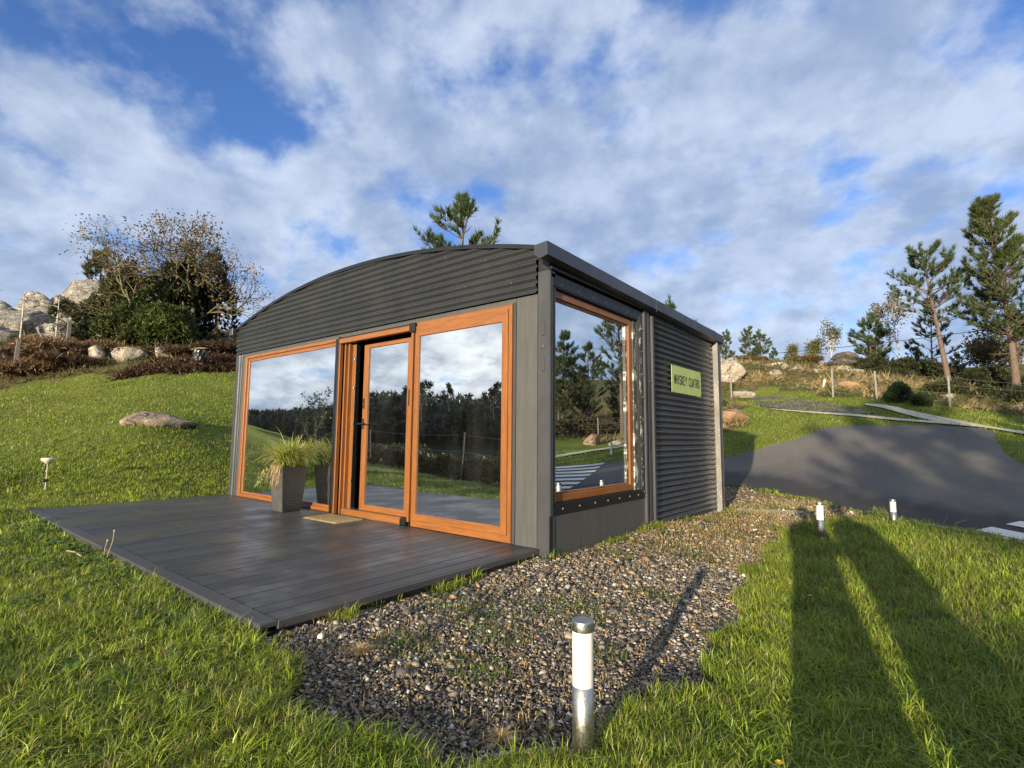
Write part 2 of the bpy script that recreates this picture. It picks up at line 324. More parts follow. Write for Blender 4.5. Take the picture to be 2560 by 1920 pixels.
# ------------------------------------------------------------------ terrain
CTRL = np.array([(-8.92,-2.53,-0.06),(-11.28,-2.29,0.33),(-14.75,-1.94,0.83),(-18.90,-1.53,1.62),(-23.03,-1.14,2.66),(-12.21,0.44,1.30),(-8.85,0.73,0.24),(-11.70,1.82,0.87),(-15.38,3.22,2.00),(-18.51,4.39,3.33),(-9.24,-0.89,0.29),(-19.83,1.58,2.78),(-22.69,2.22,3.89),(-16.71,0.86,1.92),(-30.47,0.88,5.46),(-31.08,4.14,6.46),(-23.62,6.51,4.96),(-31.80,-3.90,4.03),(-16.20,-3.76,0.82),(-1.10,13.67,0.83),(0.13,16.53,1.41),(1.83,17.90,1.52),(4.13,17.84,1.35),(4.31,12.93,0.42),(-0.94,25.15,3.07),(0.74,25.25,2.86),(3.31,24.81,2.39),(-6.22,27.21,4.05),(-7.22,31.36,5.68),(-7.39,38.86,6.71),(-2.90,45.11,6.60),(0.95,45.71,6.10),(4.20,39.46,4.73),(5.88,30.69,3.09),(7.19,40.67,4.17),(-3.04,17.15,1.74),(-1.33,19.15,2.01),(-4.14,22.58,2.88),(17.89,30.88,1.32),(8.63,13.95,0.22),(9.80,20.72,0.59),(23.02,42.09,2.58),(-14.53,-4.06,0.62),(-10.10,-3.16,0.24),(0.05,0.00,-0.07),(0.00,2.20,-0.05),(0.10,4.80,-0.14),(-6.75,0.00,-0.02),(-6.75,4.80,0.15),(-3.00,-2.60,-0.06),(-6.70,-2.60,-0.03),(-0.10,-2.60,-0.07),(-3.00,2.40,-0.15),(1.70,-2.30,-0.12),(2.70,-3.90,-0.12),(2.24,5.20,-0.14),(1.70,2.90,-0.12),(0.43,7.47,-0.12),(-0.50,6.50,-0.11),(3.40,3.90,-0.13),(1.80,0.50,-0.12),(4.00,0.00,-0.14),(-1.00,-4.00,-0.13),(-3.50,9.00,0.12),(-0.34,8.00,0.02),(-1.60,13.00,0.40),(5.00,7.00,-0.08),(6.00,4.00,-0.10),(8.00,-2.00,-0.10),(4.00,-8.00,-0.20),(-4.50,-4.50,-0.13),(-6.50,-5.50,-0.12),(-2.00,-7.00,-0.50),(3.00,-9.00,-0.30),(-8.00,14.00,1.60),(-6.00,26.00,3.20),(-5.00,-2.75,-0.05),(-5.00,-3.30,-0.10),(-3.00,-3.30,-0.12),(-7.40,-2.60,-0.04),(-6.90,-1.20,-0.03),(-6.90,2.20,0.00),(-3.30,-1.20,-0.12),(-5.00,-1.20,-0.12),(-5.00,2.40,-0.12),(-1.50,-1.20,-0.12),(-1.50,-2.70,-0.065),(-1.50,2.40,-0.15),(0.80,1.00,-0.10),(0.80,-1.20,-0.12),(1.00,4.50,-0.12),(-7.50,-3.60,-0.02),(-1.00,-3.30,-0.12),(1.00,-3.20,-0.12),(2.80,-1.00,-0.12),(2.80,1.50,-0.12),(-20.00,-30.00,-4.00),(-8.00,-18.00,-2.50),(0.00,-40.00,-6.00),(20.00,-30.00,-3.00),(-45.00,-55.00,0.00),(-50.00,-25.00,0.00),(-20.00,-70.00,1.00),(30.00,-70.00,-3.00),(70.00,-40.00,-2.00),(-70.00,-60.00,2.00),(-80.00,0.00,5.00),(-75.00,-35.00,0.50),(-120.00,-55.00,0.50),(-60.00,60.00,12.00),(0.00,90.00,11.00),(60.00,70.00,12.00),(80.00,10.00,6.00),(25.00,12.00,1.60),(18.00,0.00,0.20),(0.00,220.00,10.00),(220.00,0.00,6.00),(0.00,-220.00,2.00),(-220.00,0.00,10.00),(160.00,160.00,10.00),(-160.00,160.00,12.00),(-160.00,-160.00,8.00),(160.00,-160.00,0.00)])
_X = CTRL[:, :2]
def _U(r): return np.where(r > 0, r*np.log(r+1e-12), 0)*.5
_n = len(CTRL); _P = np.c_[np.ones(_n), _X]
_A = np.block([[_U(((_X[:, None]-_X[None])**2).sum(-1))+np.eye(_n)*.02, _P], [_P.T, np.zeros((3, 3))]])
_W = np.linalg.solve(_A, np.r_[CTRL[:, 2], 0, 0, 0])
def h(x, y):
    x = np.asarray(x, float); y = np.asarray(y, float); o = _W[_n]+_W[_n+1]*x+_W[_n+2]*y
    for i in range(_n): o = o+_W[i]*_U((x-_X[i, 0])**2+(y-_X[i, 1])**2)
    r = np.hypot(x+2, y-2); k = np.clip((r-9)/25, 0, 1)
    o = o + k*((fbm(x, y, 6, 3)-.5)*.9+(fbm(x, y, 1.7, 4)-.5)*.25)*np.clip((np.hypot(x-2.5, y-13)-7)/5, 0, 1)
    return o
def hz(x, y): return float(h(np.array([x]), np.array([y]))[0])

BEDP = [(1.9, -1.72), (1.76, -.8), (1.66, -.2), (1.58, .7), (1.42, 1.7), (1.32, 2.65), (1.36, 3.6), (1.44, 4.65), (1.85, 5.2), (2.1, 5.62), (1.5, 6.6), (.95, 7.4), (.43, 7.6), (-.5, 7.75), (-1.2, 7.9), (-6.2, 8.6), (-7, 5.1), (.02, 4.9), (.02, -.0), (-.12, 0), (-.15, -2.62), (.38, -2.72), (.90, -2.84), (1.42, -2.62), (1.8, -2.3)]
ROADP = [(-15, 12.6), (-9, 12.4), (-4.5, 12.5), (-2.73, 12.79), (-1.87, 13.45), (-1.1, 13.72), (-.6, 14.1), (-.33, 14.8), (-.26, 15.6), (-.1, 16.4), (.25, 16.95), (.9, 17.4), (1.83, 17.85), (2.9, 18.2), (3.8, 18.0), (4.15, 17.4), (4.1, 16.4), (4.1, 14.6), (4.35, 12.93), (5.1, 12.2), (6.1, 11.5), (7.4, 10.2), (9.8, 6.7), (13, 1.5), (18, -6), (30, -22), (26, -25), (14, -9), (8.6, -1.6), (5.6, 1.7), (4.3, 3.3), (3.42, 4.4), (3.0, 5.0), (2.57, 5.36), (2.2, 5.68), (1.9, 6.05), (1.5, 6.68), (.92, 7.5), (.43, 7.69), (-.09, 7.78), (-.91, 7.75), (-3, 8.0), (-8, 8.6), (-15, 9.2)]
MOORL = [(-16, 28), (-17.6, 8), (-18.2, 4.9), (-19.3, 3.3), (-20.6, 2.4), (-22, 1.5), (-22.6, .4), (-22.7, -.6), (-22.4, -1.4), (-24, -5), (-45, -14), (-90, -10), (-90, 60), (-16, 60)]
MOORR = [(-16, 60), (-16, 24), (-10, 17), (-4.6, 15.2), (-3.5, 15.6), (-2.9, 16.8), (-3.1, 18.2), (-3.9, 20.5), (-5.3, 24), (-5.7, 27.2), (-2.5, 26.8), (-.8, 25.4), (.8, 25.0), (3.4, 25.1), (8, 24.6), (14, 25), (30, 22), (60, 10), (90, 40), (90, 90), (-16, 90)]
HEAPP = [(-20.6, 1.3), (-20.3, 2.6), (-19.6, 3.2), (-18.9, 4.2), (-18.3, 5.6), (-19.5, 7.5), (-22.5, 7.2), (-23, 4.6), (-21.6, 2.6)]
TRACKP = [(-4.97, 26.3), (-3.9, 26.2), (-3.02, 25.6), (-1.9, 24.1), (-.78, 22.85), (.75, 21.2), (1.0, 20.3), (.2, 19.9), (-1.27, 19.9), (-2.4, 20.0), (-3.1, 20.4), (-4.0, 23)]
def masks(x, y):
    jx = x+(fbm(x, y, .5, 21)-.5)*.5; jy = y+(fbm(x, y, .5, 22)-.5)*.5
    bx = x+(fbm(x, y, .25, 23)-.5)*.22; by = y+(fbm(x, y, .25, 24)-.5)*.22
    bed = inpoly(bx+(fbm(x, y, .55, 28)-.5)*.35, by+(fbm(x, y, .55, 29)-.5)*.35, BEDP); jj = 1.2
    mx_ = x+(fbm(x, y, 1.6, 25)-.5)*jj*2; my_ = y+(fbm(x, y, 1.6, 26)-.5)*jj*2
    moor = inpoly(mx_, my_, MOORL) | inpoly(mx_, my_, MOORR)
    soil = inpoly(jx, jy, HEAPP)
    trk = inpoly(jx, jy, TRACKP)
    return bed, moor, soil, trk
n = 430; s = np.linspace(-1, 1, n); g = 230*np.sinh(5.1*s)/math.sinh(5.1)
gx, gy = np.meshgrid(g+0.3, g+1.0); gx = gx.ravel(); gy = gy.ravel(); gz = h(gx, gy)
rr = np.hypot(gx-CAM.x, gy-CAM.y)
bed, moor, soil, trk = masks(gx, gy)
road = inpoly(gx, gy, ROADP)
gz = gz - .05*road
gz = gz+.07*np.where(~road & ~bed, (fbm(gx, gy, .7, 5)-.5)*np.clip((rr-1)/3, 0, 1), 0)
far = np.clip((rr-60)/80, 0, 1)
wd = inpoly(gx, gy, [(-12, -16), (-30, -14), (-60, -14), (-95, -40), (-95, -95), (60, -110), (60, -60), (0, -34)])
lawn1 = np.array([.095, .145, .018]); lawn2 = np.array([.19, .21, .04]); C = lawn1+(lawn2-lawn1)*fbm(gx, gy, .9, 6)[:, None]
mc = np.array([.085, .070, .030])+(np.array([.19, .135, .060])-np.array([.085, .07, .03]))*fbm(gx, gy, 1.6, 7)[:, None]; mg = np.array([.085, .10, .028])
k = np.clip((fbm(gx, gy, 3.1, 8)-.42)*5, 0, 1)[:, None]; mc = mc*(1-k)+mg*k
C = np.where(moor[:, None], mc, C); C = np.where(wd[:, None], np.array([.022, .032, .012]), C)
bq = np.clip((gy-.3)/2.2+(fbm(gx, gy, .5, 33)-.5), 0, 1)[:, None]; gz = gz-.03*np.clip(1-np.hypot(gx-1.735, gy+2.29)/.2, 0, 1); C = np.where(bed[:, None], np.array([.050, .042, .032])*(1-bq)+np.array([.21, .155, .075])*bq, C); C = np.where(soil[:, None], np.array([.028, .016, .010]), C); C = np.where(trk[:, None], np.array([.055, .05, .045])*(0.7+.7*fbm(gx, gy, .6, 9)[:, None]), C)
idx = np.arange(n*n).reshape(n, n); F = np.stack([idx[:-1, :-1], idx[:-1, 1:], idx[1:, 1:], idx[1:, :-1]], -1).reshape(-1, 4)
m = MT('ground'); a = m.attr(); n1 = m.noise(9, 8, .7); n2 = m.noise(55, 6, .7)
c = m.mix(m.math('MULTIPLY', m.mr(n1, .35, .7), .45), a, (.02, .018, .010)); c = m.mix(m.math('MULTIPLY', m.mr(n2, .52, .7), .5), c, m.mix(1, a, (1.9, 1.8, 1.6), 'MULTIPLY'))
m.set(Base_Color=c, Roughness=.95, Specular_IOR_Level=.15); m.bump(m.math('ADD', n1, n2), .8, .03)
ground = ob('ground', mesh_np('ground', np.c_[gx, gy, gz], F, m.m, C, smooth=True)); tag(ground, kind='structure')

def drape(name, poly, step, off, mat, jit=0.0, C=None, dens=.35, closed_h=None):
    P = []
    pp = poly+[poly[0]]
    for a, b in zip(pp[:-1], pp[1:]):
        d = math.hypot(b[0]-a[0], b[1]-a[1]); k = max(1, int(d/dens))
        for i in range(k):
            x = a[0]+(b[0]-a[0])*i/k; y = a[1]+(b[1]-a[1])*i/k
            P.append((x+random.uniform(-jit, jit), y+random.uniform(-jit, jit)))
    nb = len(P); xs = np.array(P); x0, y0 = xs.min(0); x1, y1 = xs.max(0)
    X, Y = np.meshgrid(np.arange(x0, x1, step), np.arange(y0, y1, step)); X = X.ravel()+step*.13; Y = Y.ravel()+step*.17
    k = inpoly(X, Y, P); X, Y = X[k], Y[k]
    V = [Vector(p) for p in P]+[Vector(p) for p in zip(X, Y)]
    r = delaunay_2d_cdt(V, [(i, (i+1) % nb) for i in range(nb)], [], 1, 1e-5)
    v = np.array([tuple(q) for q in r[0]]); z = h(v[:, 0], v[:, 1])+off
    return ob(name, mesh_np(name, np.c_[v, z], np.array(r[2]), mat, smooth=True))
m = MT('asphalt'); n1 = m.noise(180, 4, .8); n2 = m.noise(.55, 6, .6, sc=(1, .6, 1)); n3 = m.noise(3, 7, .65, sc=(1.6, .35, 1), rot=(0, 0, .5))
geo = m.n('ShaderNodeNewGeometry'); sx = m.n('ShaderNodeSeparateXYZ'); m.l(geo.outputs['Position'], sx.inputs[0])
# darker strip along the near side of the road: signed distance from its edge line
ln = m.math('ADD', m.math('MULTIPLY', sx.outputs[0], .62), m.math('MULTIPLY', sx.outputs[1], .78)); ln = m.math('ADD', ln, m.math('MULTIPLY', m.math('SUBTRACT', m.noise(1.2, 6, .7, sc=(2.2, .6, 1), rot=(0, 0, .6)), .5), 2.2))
dark_strip = m.mr(ln, 7.2, 8.2, 1, 0)
c = m.mix(m.mr(n2, .3, .7), (.10, .098, .093), (.15, .14, .124)); c = m.mix(m.mr(n3, .5, .72), c, (.15, .135, .110)); c = m.mix(m.math('MULTIPLY', m.mr(n1, .45, .7), .55), c, (.19, .175, .15)); c = m.mix(m.math('MULTIPLY', dark_strip, .8), c, m.mix(m.mr(n1, .5, .72), (.042, .042, .041), (.11, .105, .095)))
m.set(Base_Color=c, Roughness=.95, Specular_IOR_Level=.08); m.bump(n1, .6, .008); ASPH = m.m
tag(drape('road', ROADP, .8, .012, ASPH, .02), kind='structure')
tag(drape('gravel_track', TRACKP, .6, .03, simple('dark_grit', (.075, .068, .062), .95, 0, 2.5, .45, .6), .12), kind='structure')
tag(drape('concrete_path', [(-2.51, 19.74), (-.86, 19.71), (.5, 19.70), (1.78, 19.35), (2.75, 19.1), (2.12, 20.4), (1.24, 22.1), (.48, 22.95), (.5, 23.4), (1.16, 23.4), (2.12, 22.1), (2.94, 21.0), (3.64, 19.5), (4.3, 18.35), (5.4, 17.9), (7.4, 17.3), (8.8, 17.6), (9.2, 20.5), (9.9, 20.5), (9.8, 17.0), (9.5, 13.2), (10.4, 10.5), (13.5, 6), (13.0, 5.6), (9.7, 10.2), (8.8, 12.9), (8.9, 16.2), (7.2, 16.5), (5.2, 17.2), (4.5, 17.62), (3.9, 18.05), (2.9, 18.45), (1.8, 18.75), (.56, 19.2), (-.8, 19.35), (-2.48, 19.6)], .5, .05, CONC, .03), kind='structure')
tag(drape('kerb_strip', [(2.05, 5.80), (2.27, 5.50), (2.57, 5.16), (3.07, 4.72), (4.4, 3.05), (5.7, 1.5), (5.78, 1.62), (4.46, 3.2), (3.12, 4.88), (2.62, 5.33), (2.24, 5.66), (2.10, 5.92)], .2, .020, CONC, .01), kind='structure')
tag(drape('concrete_slab', [(.1, 4.95), (.1, 5.35), (1.0, 5.75), (1.1, 5.45), (.75, 5.1)], .2, .012, CONC, .01), kind='structure')
m = MT('road_paint'); n1 = m.noise(160, 4, .8); n2 = m.noise(4, 6, .7); m.set(Base_Color=m.mix(m.mr(n1, .62, .72), m.mix(m.mr(n2, .3, .7), (.60, .57, .50), (.72, .69, .62)), (.2, .19, .17)), Roughness=.7); PAINT = m.m
cross = thing('zebra_crossing', 'white zebra crossing stripes painted across the asphalt road', 'crossing', (0, 0, 0))
for i in range(8):
    a = (3.08+.345*i, 5.0+.87*i); b = (a[0]+.185, a[1]+.47); d = (.55, -.83)
    o = drape('stripe', [a, (a[0]+d[0]*3.2, a[1]+d[1]*3.2), (b[0]+d[0]*3.2, b[1]+d[1]*3.2), b], .3, .026, PAINT, 0.004, dens=.2); o.parent = cross

# ------------------------------------------------------------------ cabin
cabin = thing('garden_cabin', 'dark grey corrugated cabin with arched roof and orange wood-look windows beside the deck', 'cabin', (-3.3, 2.4, 0))
CI = Matrix.Translation((3.3, -2.4, 0))
def part(mb, name, mats, smooth=False, parent=None, label=None):
    o = mb.build(name, mats, None, smooth)
    if parent is None: o.parent = cabin; o.matrix_parent_inverse = CI
    else: o.parent = parent
    if label: o['label'] = label
    return o
XL, XR, YD = -6.66, 0.0, 4.85
ARC = [(-6.66, 2.835), (-6.1, 2.965), (-5.56, 3.065), (-4.62, 3.19), (-3.57, 3.268), (-2.62, 3.25), (-1.72, 3.155), (-.99, 3.02), (-.25, 2.865), (-.13, 2.835)]
# circular arc through left end, crown and right end
_c = 6.53/2; _s = .435; _R = (_c*_c+_s*_s)/(2*_s); _xc = (XL-.13)/2; _zc = 3.272-_R
def arcz(x): return _zc+math.sqrt(max(_R*_R-(x-_xc)**2, 0))
def ring(mb, x0, x1, z0, z1, wl, wr, wb, wt, y0, y1, mh=0, mv=1, ch=.004):
    """mitred rectangular frame in the xz plane, front face at y0"""
    O = [(x0, z0), (x1, z0), (x1, z1), (x0, z1)]; I = [(x0+wl, z0+wb), (x1-wr, z0+wb), (x1-wr, z1-wt), (x0+wl, z1-wt)]
    def ins(P, s): return [(P[0][0]+s, P[0][1]+s), (P[1][0]-s, P[1][1]+s), (P[2][0]-s, P[2][1]-s), (P[3][0]+s, P[3][1]-s)]
    Ls = [[(x, y1, z) for x, z in O], [(x, y0+ch, z) for x, z in O], [(x, y0, z) for x, z in ins(O, ch)], [(x, y0, z) for x, z in ins(I, -ch)], [(x, y0+ch, z) for x, z in I], [(x, y1, z) for x, z in I]]
    V = [p for l_ in Ls for p in l_]
    for k in range(4):
        F = []
        for j in range(5): F.append((j*4+k, j*4+(k+1) % 4, (j+1)*4+(k+1) % 4, (j+1)*4+k))
        F.append((20+k, 20+(k+1) % 4, (k+1) % 4, k))
        mb.add(V, F, mh if k in (0, 2) else mv)
    return mb
def rot_to_side(o):   # frame built in xz (front -y) -> side wall (front +x): (x,y,z)->(-y, x, z)
    for v in o.data.vertices: x, y, z = v.co; v.co = (-y, x, z)
# --- concealed structure: side wall, back, floor slab, interior
part(MB().box(-6.60, -6.56, .03, 4.80, -.25, 2.80, 0).box(-6.56, -.06, 4.74, 4.80, -.25, 2.75, 0), 'wall', [STEEL])
part(MB().box(-6.62, -.04, -.0, 4.80, -.30, -.012).box(-.05, .0-.006, .02, 4.80, -.30, .0), 'floor_slab', [GREY])
part(MB().box(-6.54, -.10, .07, 4.70, -.008, .004), 'interior_floor', [DARKIN])
part(MB().box(-6.54, -.10, .03, 4.70, 2.50, 2.53), 'interior_ceiling', [simple('ceiling_board', (.10, .085, .07), .8, 0, 4, .1, 0)])
part(MB().box(-.05, -.02, 2.3, 4.75, -.2, 2.56).box(-6.55, -6.53, .05, 4.7, .01, 2.5).box(-6.5, -.12, 4.68, 4.70, .01, 2.5), 'interior_wall', [DARKIN])
part(MB().box(-1.28, -1.14, .75, .88, .004, 2.5), 'interior_post', [WD], label='pale timber post standing inside behind the right window')
cur = []; F = []; K = 60
for i in range(K+1):
    x = -1.66+.42*i/K; y = .62+.025*math.sin(i*1.25)+.01*math.sin(i*3.1)
    cur += [(x, y, .05), (x, y, 2.4)]
    if i: F.append((2*i-2, 2*i, 2*i+1, 2*i-1))
part(MB().add(cur, F), 'curtain', [simple('curtain_cloth', (.46, .33, .20), .9, 0, 5, .1, 0)], True)
# --- front: grey panels and corner posts
part(MB().box(-.405, -.150, 0, .06, -.03, 2.392, 0, .003), 'wall_panel', [GREY], label='plain grey panel right of the large window')
part(MB().box(-.444, -.409, -.004, .05, 0.0, 2.345, 0, .002), 'trim_strip', [STEEL])
part(MB().box(-6.44, -.409, .0, .05, 2.338, 2.392, 0, .002), 'header_trim', [GREY])
part(MB().box(-6.44, -6.30, .01, .05, -.02, 2.336, 0, .002), 'wall_panel', [GREY], label='narrow grey panel at the left end of the glazed front')
part(MB().box(-6.66, -6.52, -.012, .09, -.05, 2.392, 0, .012).box(-6.515, -6.445, -.002, .05, -.03, 2.392, 0, .006), 'corner_post', [STEEL])
cp = part(MB().box(-.147, .0, -.010, .10, -.12, 2.62, 0, .014), 'corner_post', [STEEL], True)
for p in cp.data.polygons: p.use_smooth = False
for zc in (1.70, 2.04):
    V = []; F = []
    for j, (s_, yy) in enumerate(((1.0, -.0105), (.92, -.0165), (.80, -.0185))):
        for i in range(20):
            a = 2*math.pi*i/20; V.append((-.072+.021*s_*math.cos(a), yy, zc+(.05 if math.sin(a) > 0 else -.05)+.021*s_*math.sin(a)))
    for j in range(2):
        for i in range(20): F.append((j*20+i, j*20+(i+1) % 20, (j+1)*20+(i+1) % 20, (j+1)*20+i))
    F.append(tuple(range(40, 60)))
    part(MB().add(V, F), 'pressed_slot', [STEEL], parent=cp)
BOLTM = simple('dull_bolt', (.16, .16, .155), .45, .6, 20, .2, .1)
def dome(r, hh, n=10):
    mb = MB(); mb.lathe([(r, 0), (r, hh*.35), (r*.8, hh*.75), (r*.4, hh)], n=n); return mb
bolt_me = mesh_py('bolt', *(lambda d: (d.V, d.F))(dome(.0115, .010)), [BOLTM]); screw_me = mesh_py('screw', *(lambda d: (d.V, d.F))(dome(.0085, .006, 8)), [simple('screw_head', (.10, .10, .10), .4, .5, 9, .1, 0)])
def fix(name, me, loc, rot, parent=cabin):
    o = bpy.data.objects.new(name, me); link(o, parent)
    if parent is cabin: o.matrix_parent_inverse = CI
    o.location = loc; o.rotation_euler = rot; return o
FR = (math.pi/2, 0, 0); SR = (0, math.pi/2, 0)
fix('bolt', bolt_me, (-.072, -.012, 1.87), FR, cp); cpw = part(MB().lathe([(.026, -.0), (.026, .004)], 0, 0, 18), 'washer', [STEEL], parent=cp)
for v in cpw.data.vertices: x, y, z = v.co; v.co = (-.072+x, -.0105-z, 1.87+y)
# --- corrugated front gable
PITCH_, AMP = .0765, .0145
def sheet(x0, x1, z0, z1fn, ybase, ph=0.0, nx=None, side=False):
    nx = nx or max(2, int((x1-x0)/.12)); V = []; F = []; zmax = max(z1fn(x0+(x1-x0)*i/nx) for i in range(nx+1)); nz = int((zmax-z0)/PITCH_*10)+1
    for i in range(nx+1):
        x = x0+(x1-x0)*i/nx; zt = z1fn(x)
        for j in range(nz+1):
            z = min(z0+(zmax-z0)*j/nz, zt); V.append((x, ybase-AMP*math.cos(2*math.pi*(z-2.392)/PITCH_+ph), z))
    for i in range(nx):
        for j in range(nz):
            a = i*(nz+1)+j; b = a+nz+1; q = (a, b, b+1, a+1)
            if abs(V[a][2]-V[a+1][2])+abs(V[b][2]-V[b+1][2]) > 1e-6: F.append(q)
    return V, F
zs = 2.728
def sheetobj(name, x0, x1, z0, z1fn, yb, label=None):
    V, F = sheet(x0, x1, z0, z1fn, yb); o = part(MB().add(V, F), name, [SHEET], True, label=label); md = o.modifiers.new('t', 'SOLIDIFY'); md.thickness = .0012; md.offset = 0; md = o.modifiers.new('e', 'EDGE_SPLIT'); md.split_angle = 1.1; return o
sheetobj('corrugated_sheet', -6.645, -4.70, 2.392, lambda x: zs, -.0175, 'left lower corrugated sheet over the windows')
sheetobj('corrugated_sheet', -4.715, -2.20, 2.392, lambda x: zs, -.0200, 'middle lower corrugated sheet over the windows')
sheetobj('corrugated_sheet', -2.215, -.145, 2.392, lambda x: zs, -.0225, 'right lower corrugated sheet over the windows')
sheetobj('corrugated_sheet', -6.645, -.135, zs-.012, arcz, -.0260, 'upper corrugated sheet filling the arched gable')
part(MB().box(-6.62, -.16, .0, .045, 2.394, 2.80), 'gable_backing', [BLACK])
for i, x in enumerate([-6.0, -5.2, -4.4, -3.5, -2.7, -1.9, -1.1, -.45]):
    k = 2.392+PITCH_*(2 if i % 2 else 3); fix('screw', screw_me, (x, -.0320, k), FR)
for x, z in [(-5.3, 2.392+PITCH_*7), (-4.6, 2.392+PITCH_*8), (-3.8, 2.392+PITCH_*6), (-3.0, 2.392+PITCH_*9), (-2.2, 2.392+PITCH_*6), (-1.4, 2.392+PITCH_*8), (-.8, 2.392+PITCH_*6), (-5.9, 2.392+PITCH_*5.0)]: fix('screw', screw_me, (x, -.0365, z), FR)
# roof sheet with thin edge flashing
V = []; F = []; K = 56
for i in range(K+1):
    x = XL-.05+(6.53+.05)*i/K; z = arcz(min(max(x, XL), -.13))-(.02 if i == 0 else 0)
    V += [(x, -.05, z+.004), (x, 4.88, z+.004), (x, 4.88, z+.022), (x, -.05, z+.022), (x, -.05, z-.022), (x, -.046, z-.022)]
    if i:
        a = (i-1)*6; b = i*6; F += [(a, b, b+1, a+1), (a+3, a+2, b+2, b+3), (a+4, a+5, b+5, b+4), (a+4, b+4, b+3, a+3), (a+1, b+1, b+2, a+2)]
part(MB().add(V, F), 'roof', [BLACK])
part(MB().box(-1.15, -.24, -.055, 1.0, 2.885, 2.889, 0), 'roof_cap', [BLACK]).hide_render = False
bpy.data.objects.remove(bpy.data.objects['roof_cap'])
part(MB().box(-6.79, -6.665, -.10, 4.9, 2.74, 2.86, 0, .004), 'gutter', [GUT], label='square gutter seen end-on at the left eave')
# --- windows
def pane(name_parent, x0, x1, z0, z1, y, side=False):
    mb = MB().box(x0, x1, y, y+.006, z0, z1); o = mb.build('pane', [GLASS])
    if side: rot_to_side(o)
    o.parent = name_parent; return o
mb = MB(); ring(mb, -6.29, -3.50, .004, 2.335, .075, .03, .05, .045, -.018, .06); ring(mb, -6.215, -3.53, .054, 2.290, .05, .01, .032, .052, .004, .06)
w1 = part(mb, 'window', [WH, WV], label='left fixed window in orange wood-look frame'); pane(w1, -6.165, -3.54, .086, 2.238, .018)
mb = MB(); ring(mb, -1.905, -.448, .004, 2.335, .02, .045, .070, .048, -.018, .06); ring(mb, -1.885, -.493, .074, 2.287, .065, .078, .077, .120, -.030, .06)
w2 = part(mb, 'window', [WH, WV], label='right fixed window in orange wood-look frame'); pane(w2, -1.825, -.566, .146, 2.172, -.014)
part(MB().box(-3.50, -3.425, -.055, .02, 0, 2.315, 0, .003), 'mullion_post', [BLACK])
part(MB().box(-3.425, -3.40, -.065, -.0, 2.24, 2.335, 0, .002).box(-1.965, -1.875, -.058, -.0, 2.225, 2.330, 0, .002).box(-3.40, -1.965, -.050, -.01, 2.306, 2.325), 'channel_cap', [BLACK])
part(MB().box(-3.40, -1.965, -.066, .0, 2.240, 2.304, 0, .004).box(-3.44, -1.90, -.012, .05, 2.305, 2.336, 0, .002), 'door_head', [WH])
part(MB().box(-3.42, -3.395, -.05, .0, .0, 2.24, 0, .003).box(-3.395, -3.345, .02, .05, .0, 2.24).box(-3.345, -3.325, -.012, .05, .0, 2.24, 0, .003).box(-3.325, -3.27, .035, .06, 0, 2.24).box(-3.27, -3.245, -.004, .07, .0, 2.24, 0, .003).box(-3.245, -3.16, .05, .10, .0, 2.24), 'door_jamb', [WV], label='stepped orange jamb left of the open door')
part(MB().box(-3.162, -3.152, .040, .10, .0, 2.24), 'door_seal', [STAIN])
part(MB().box(-1.962, -1.925, -.03, .02, .0, 2.235, 0, .003).box(-1.925, -1.905, .015, .05, .0, 2.235), 'door_jamb', [WV], label='orange jamb right of the open door')
part(MB().box(-1.99, -1.963, .02, .06, 0, 2.235), 'shadow_gap', [BLACK])
part(MB().box(-2.075, -1.985, -.035, .01, .004, .075, 0, .003).box(-1.965, -1.91, -.03, .01, .0, .05), 'jamb_foot', [BLACK])
part(MB().box(-3.27, -2.078, -.020, .09, .006, .080, 0, .003), 'door_sill', [WH]); part(MB().box(-3.30, -2.078, -.026, .07, .0, .007).box(-3.25, -2.09, -.014, .085, .081, .085), 'threshold_strip', [STAIN])
mb = MB(); ring(mb, -2.945, -1.99, .088, 2.185, .092, .085, .070, .048, .020, .07)
door = part(mb, 'sliding_door', [WH, WV], label='orange framed glass door slid partly open'); pane(door, -2.857, -2.072, .155, 2.140, .038)
part(MB().box(-2.925, -2.902, .0, .022, 1.10, 1.23, 0, .003).box(-2.918, -2.908, -.035, .002, 1.158, 1.172).box(-2.965, -2.79, -.046, -.030, 1.155, 1.175, 0, .005), 'handle', [BLACK], parent=door)
part(MB().box(-2.925, -2.902, .008, .024, 1.36, 1.49, 0, .003), 'lock_plate', [BLACK], parent=door); part(MB().box(-2.918, -2.909, .004, .010, 1.40, 1.43), 'lock_cylinder', [STAIN], parent=door)
part(MB().box(-2.030, -2.005, .006, .024, 1.37, 1.56, 0, .003), 'latch', [BLACK], parent=door)
for z in (.42, 1.15, 1.62, 2.0): part(MB().box(-3.165, -3.150, .015, .035, z, z+.035, 0, .004), 'keeper', [STAIN])
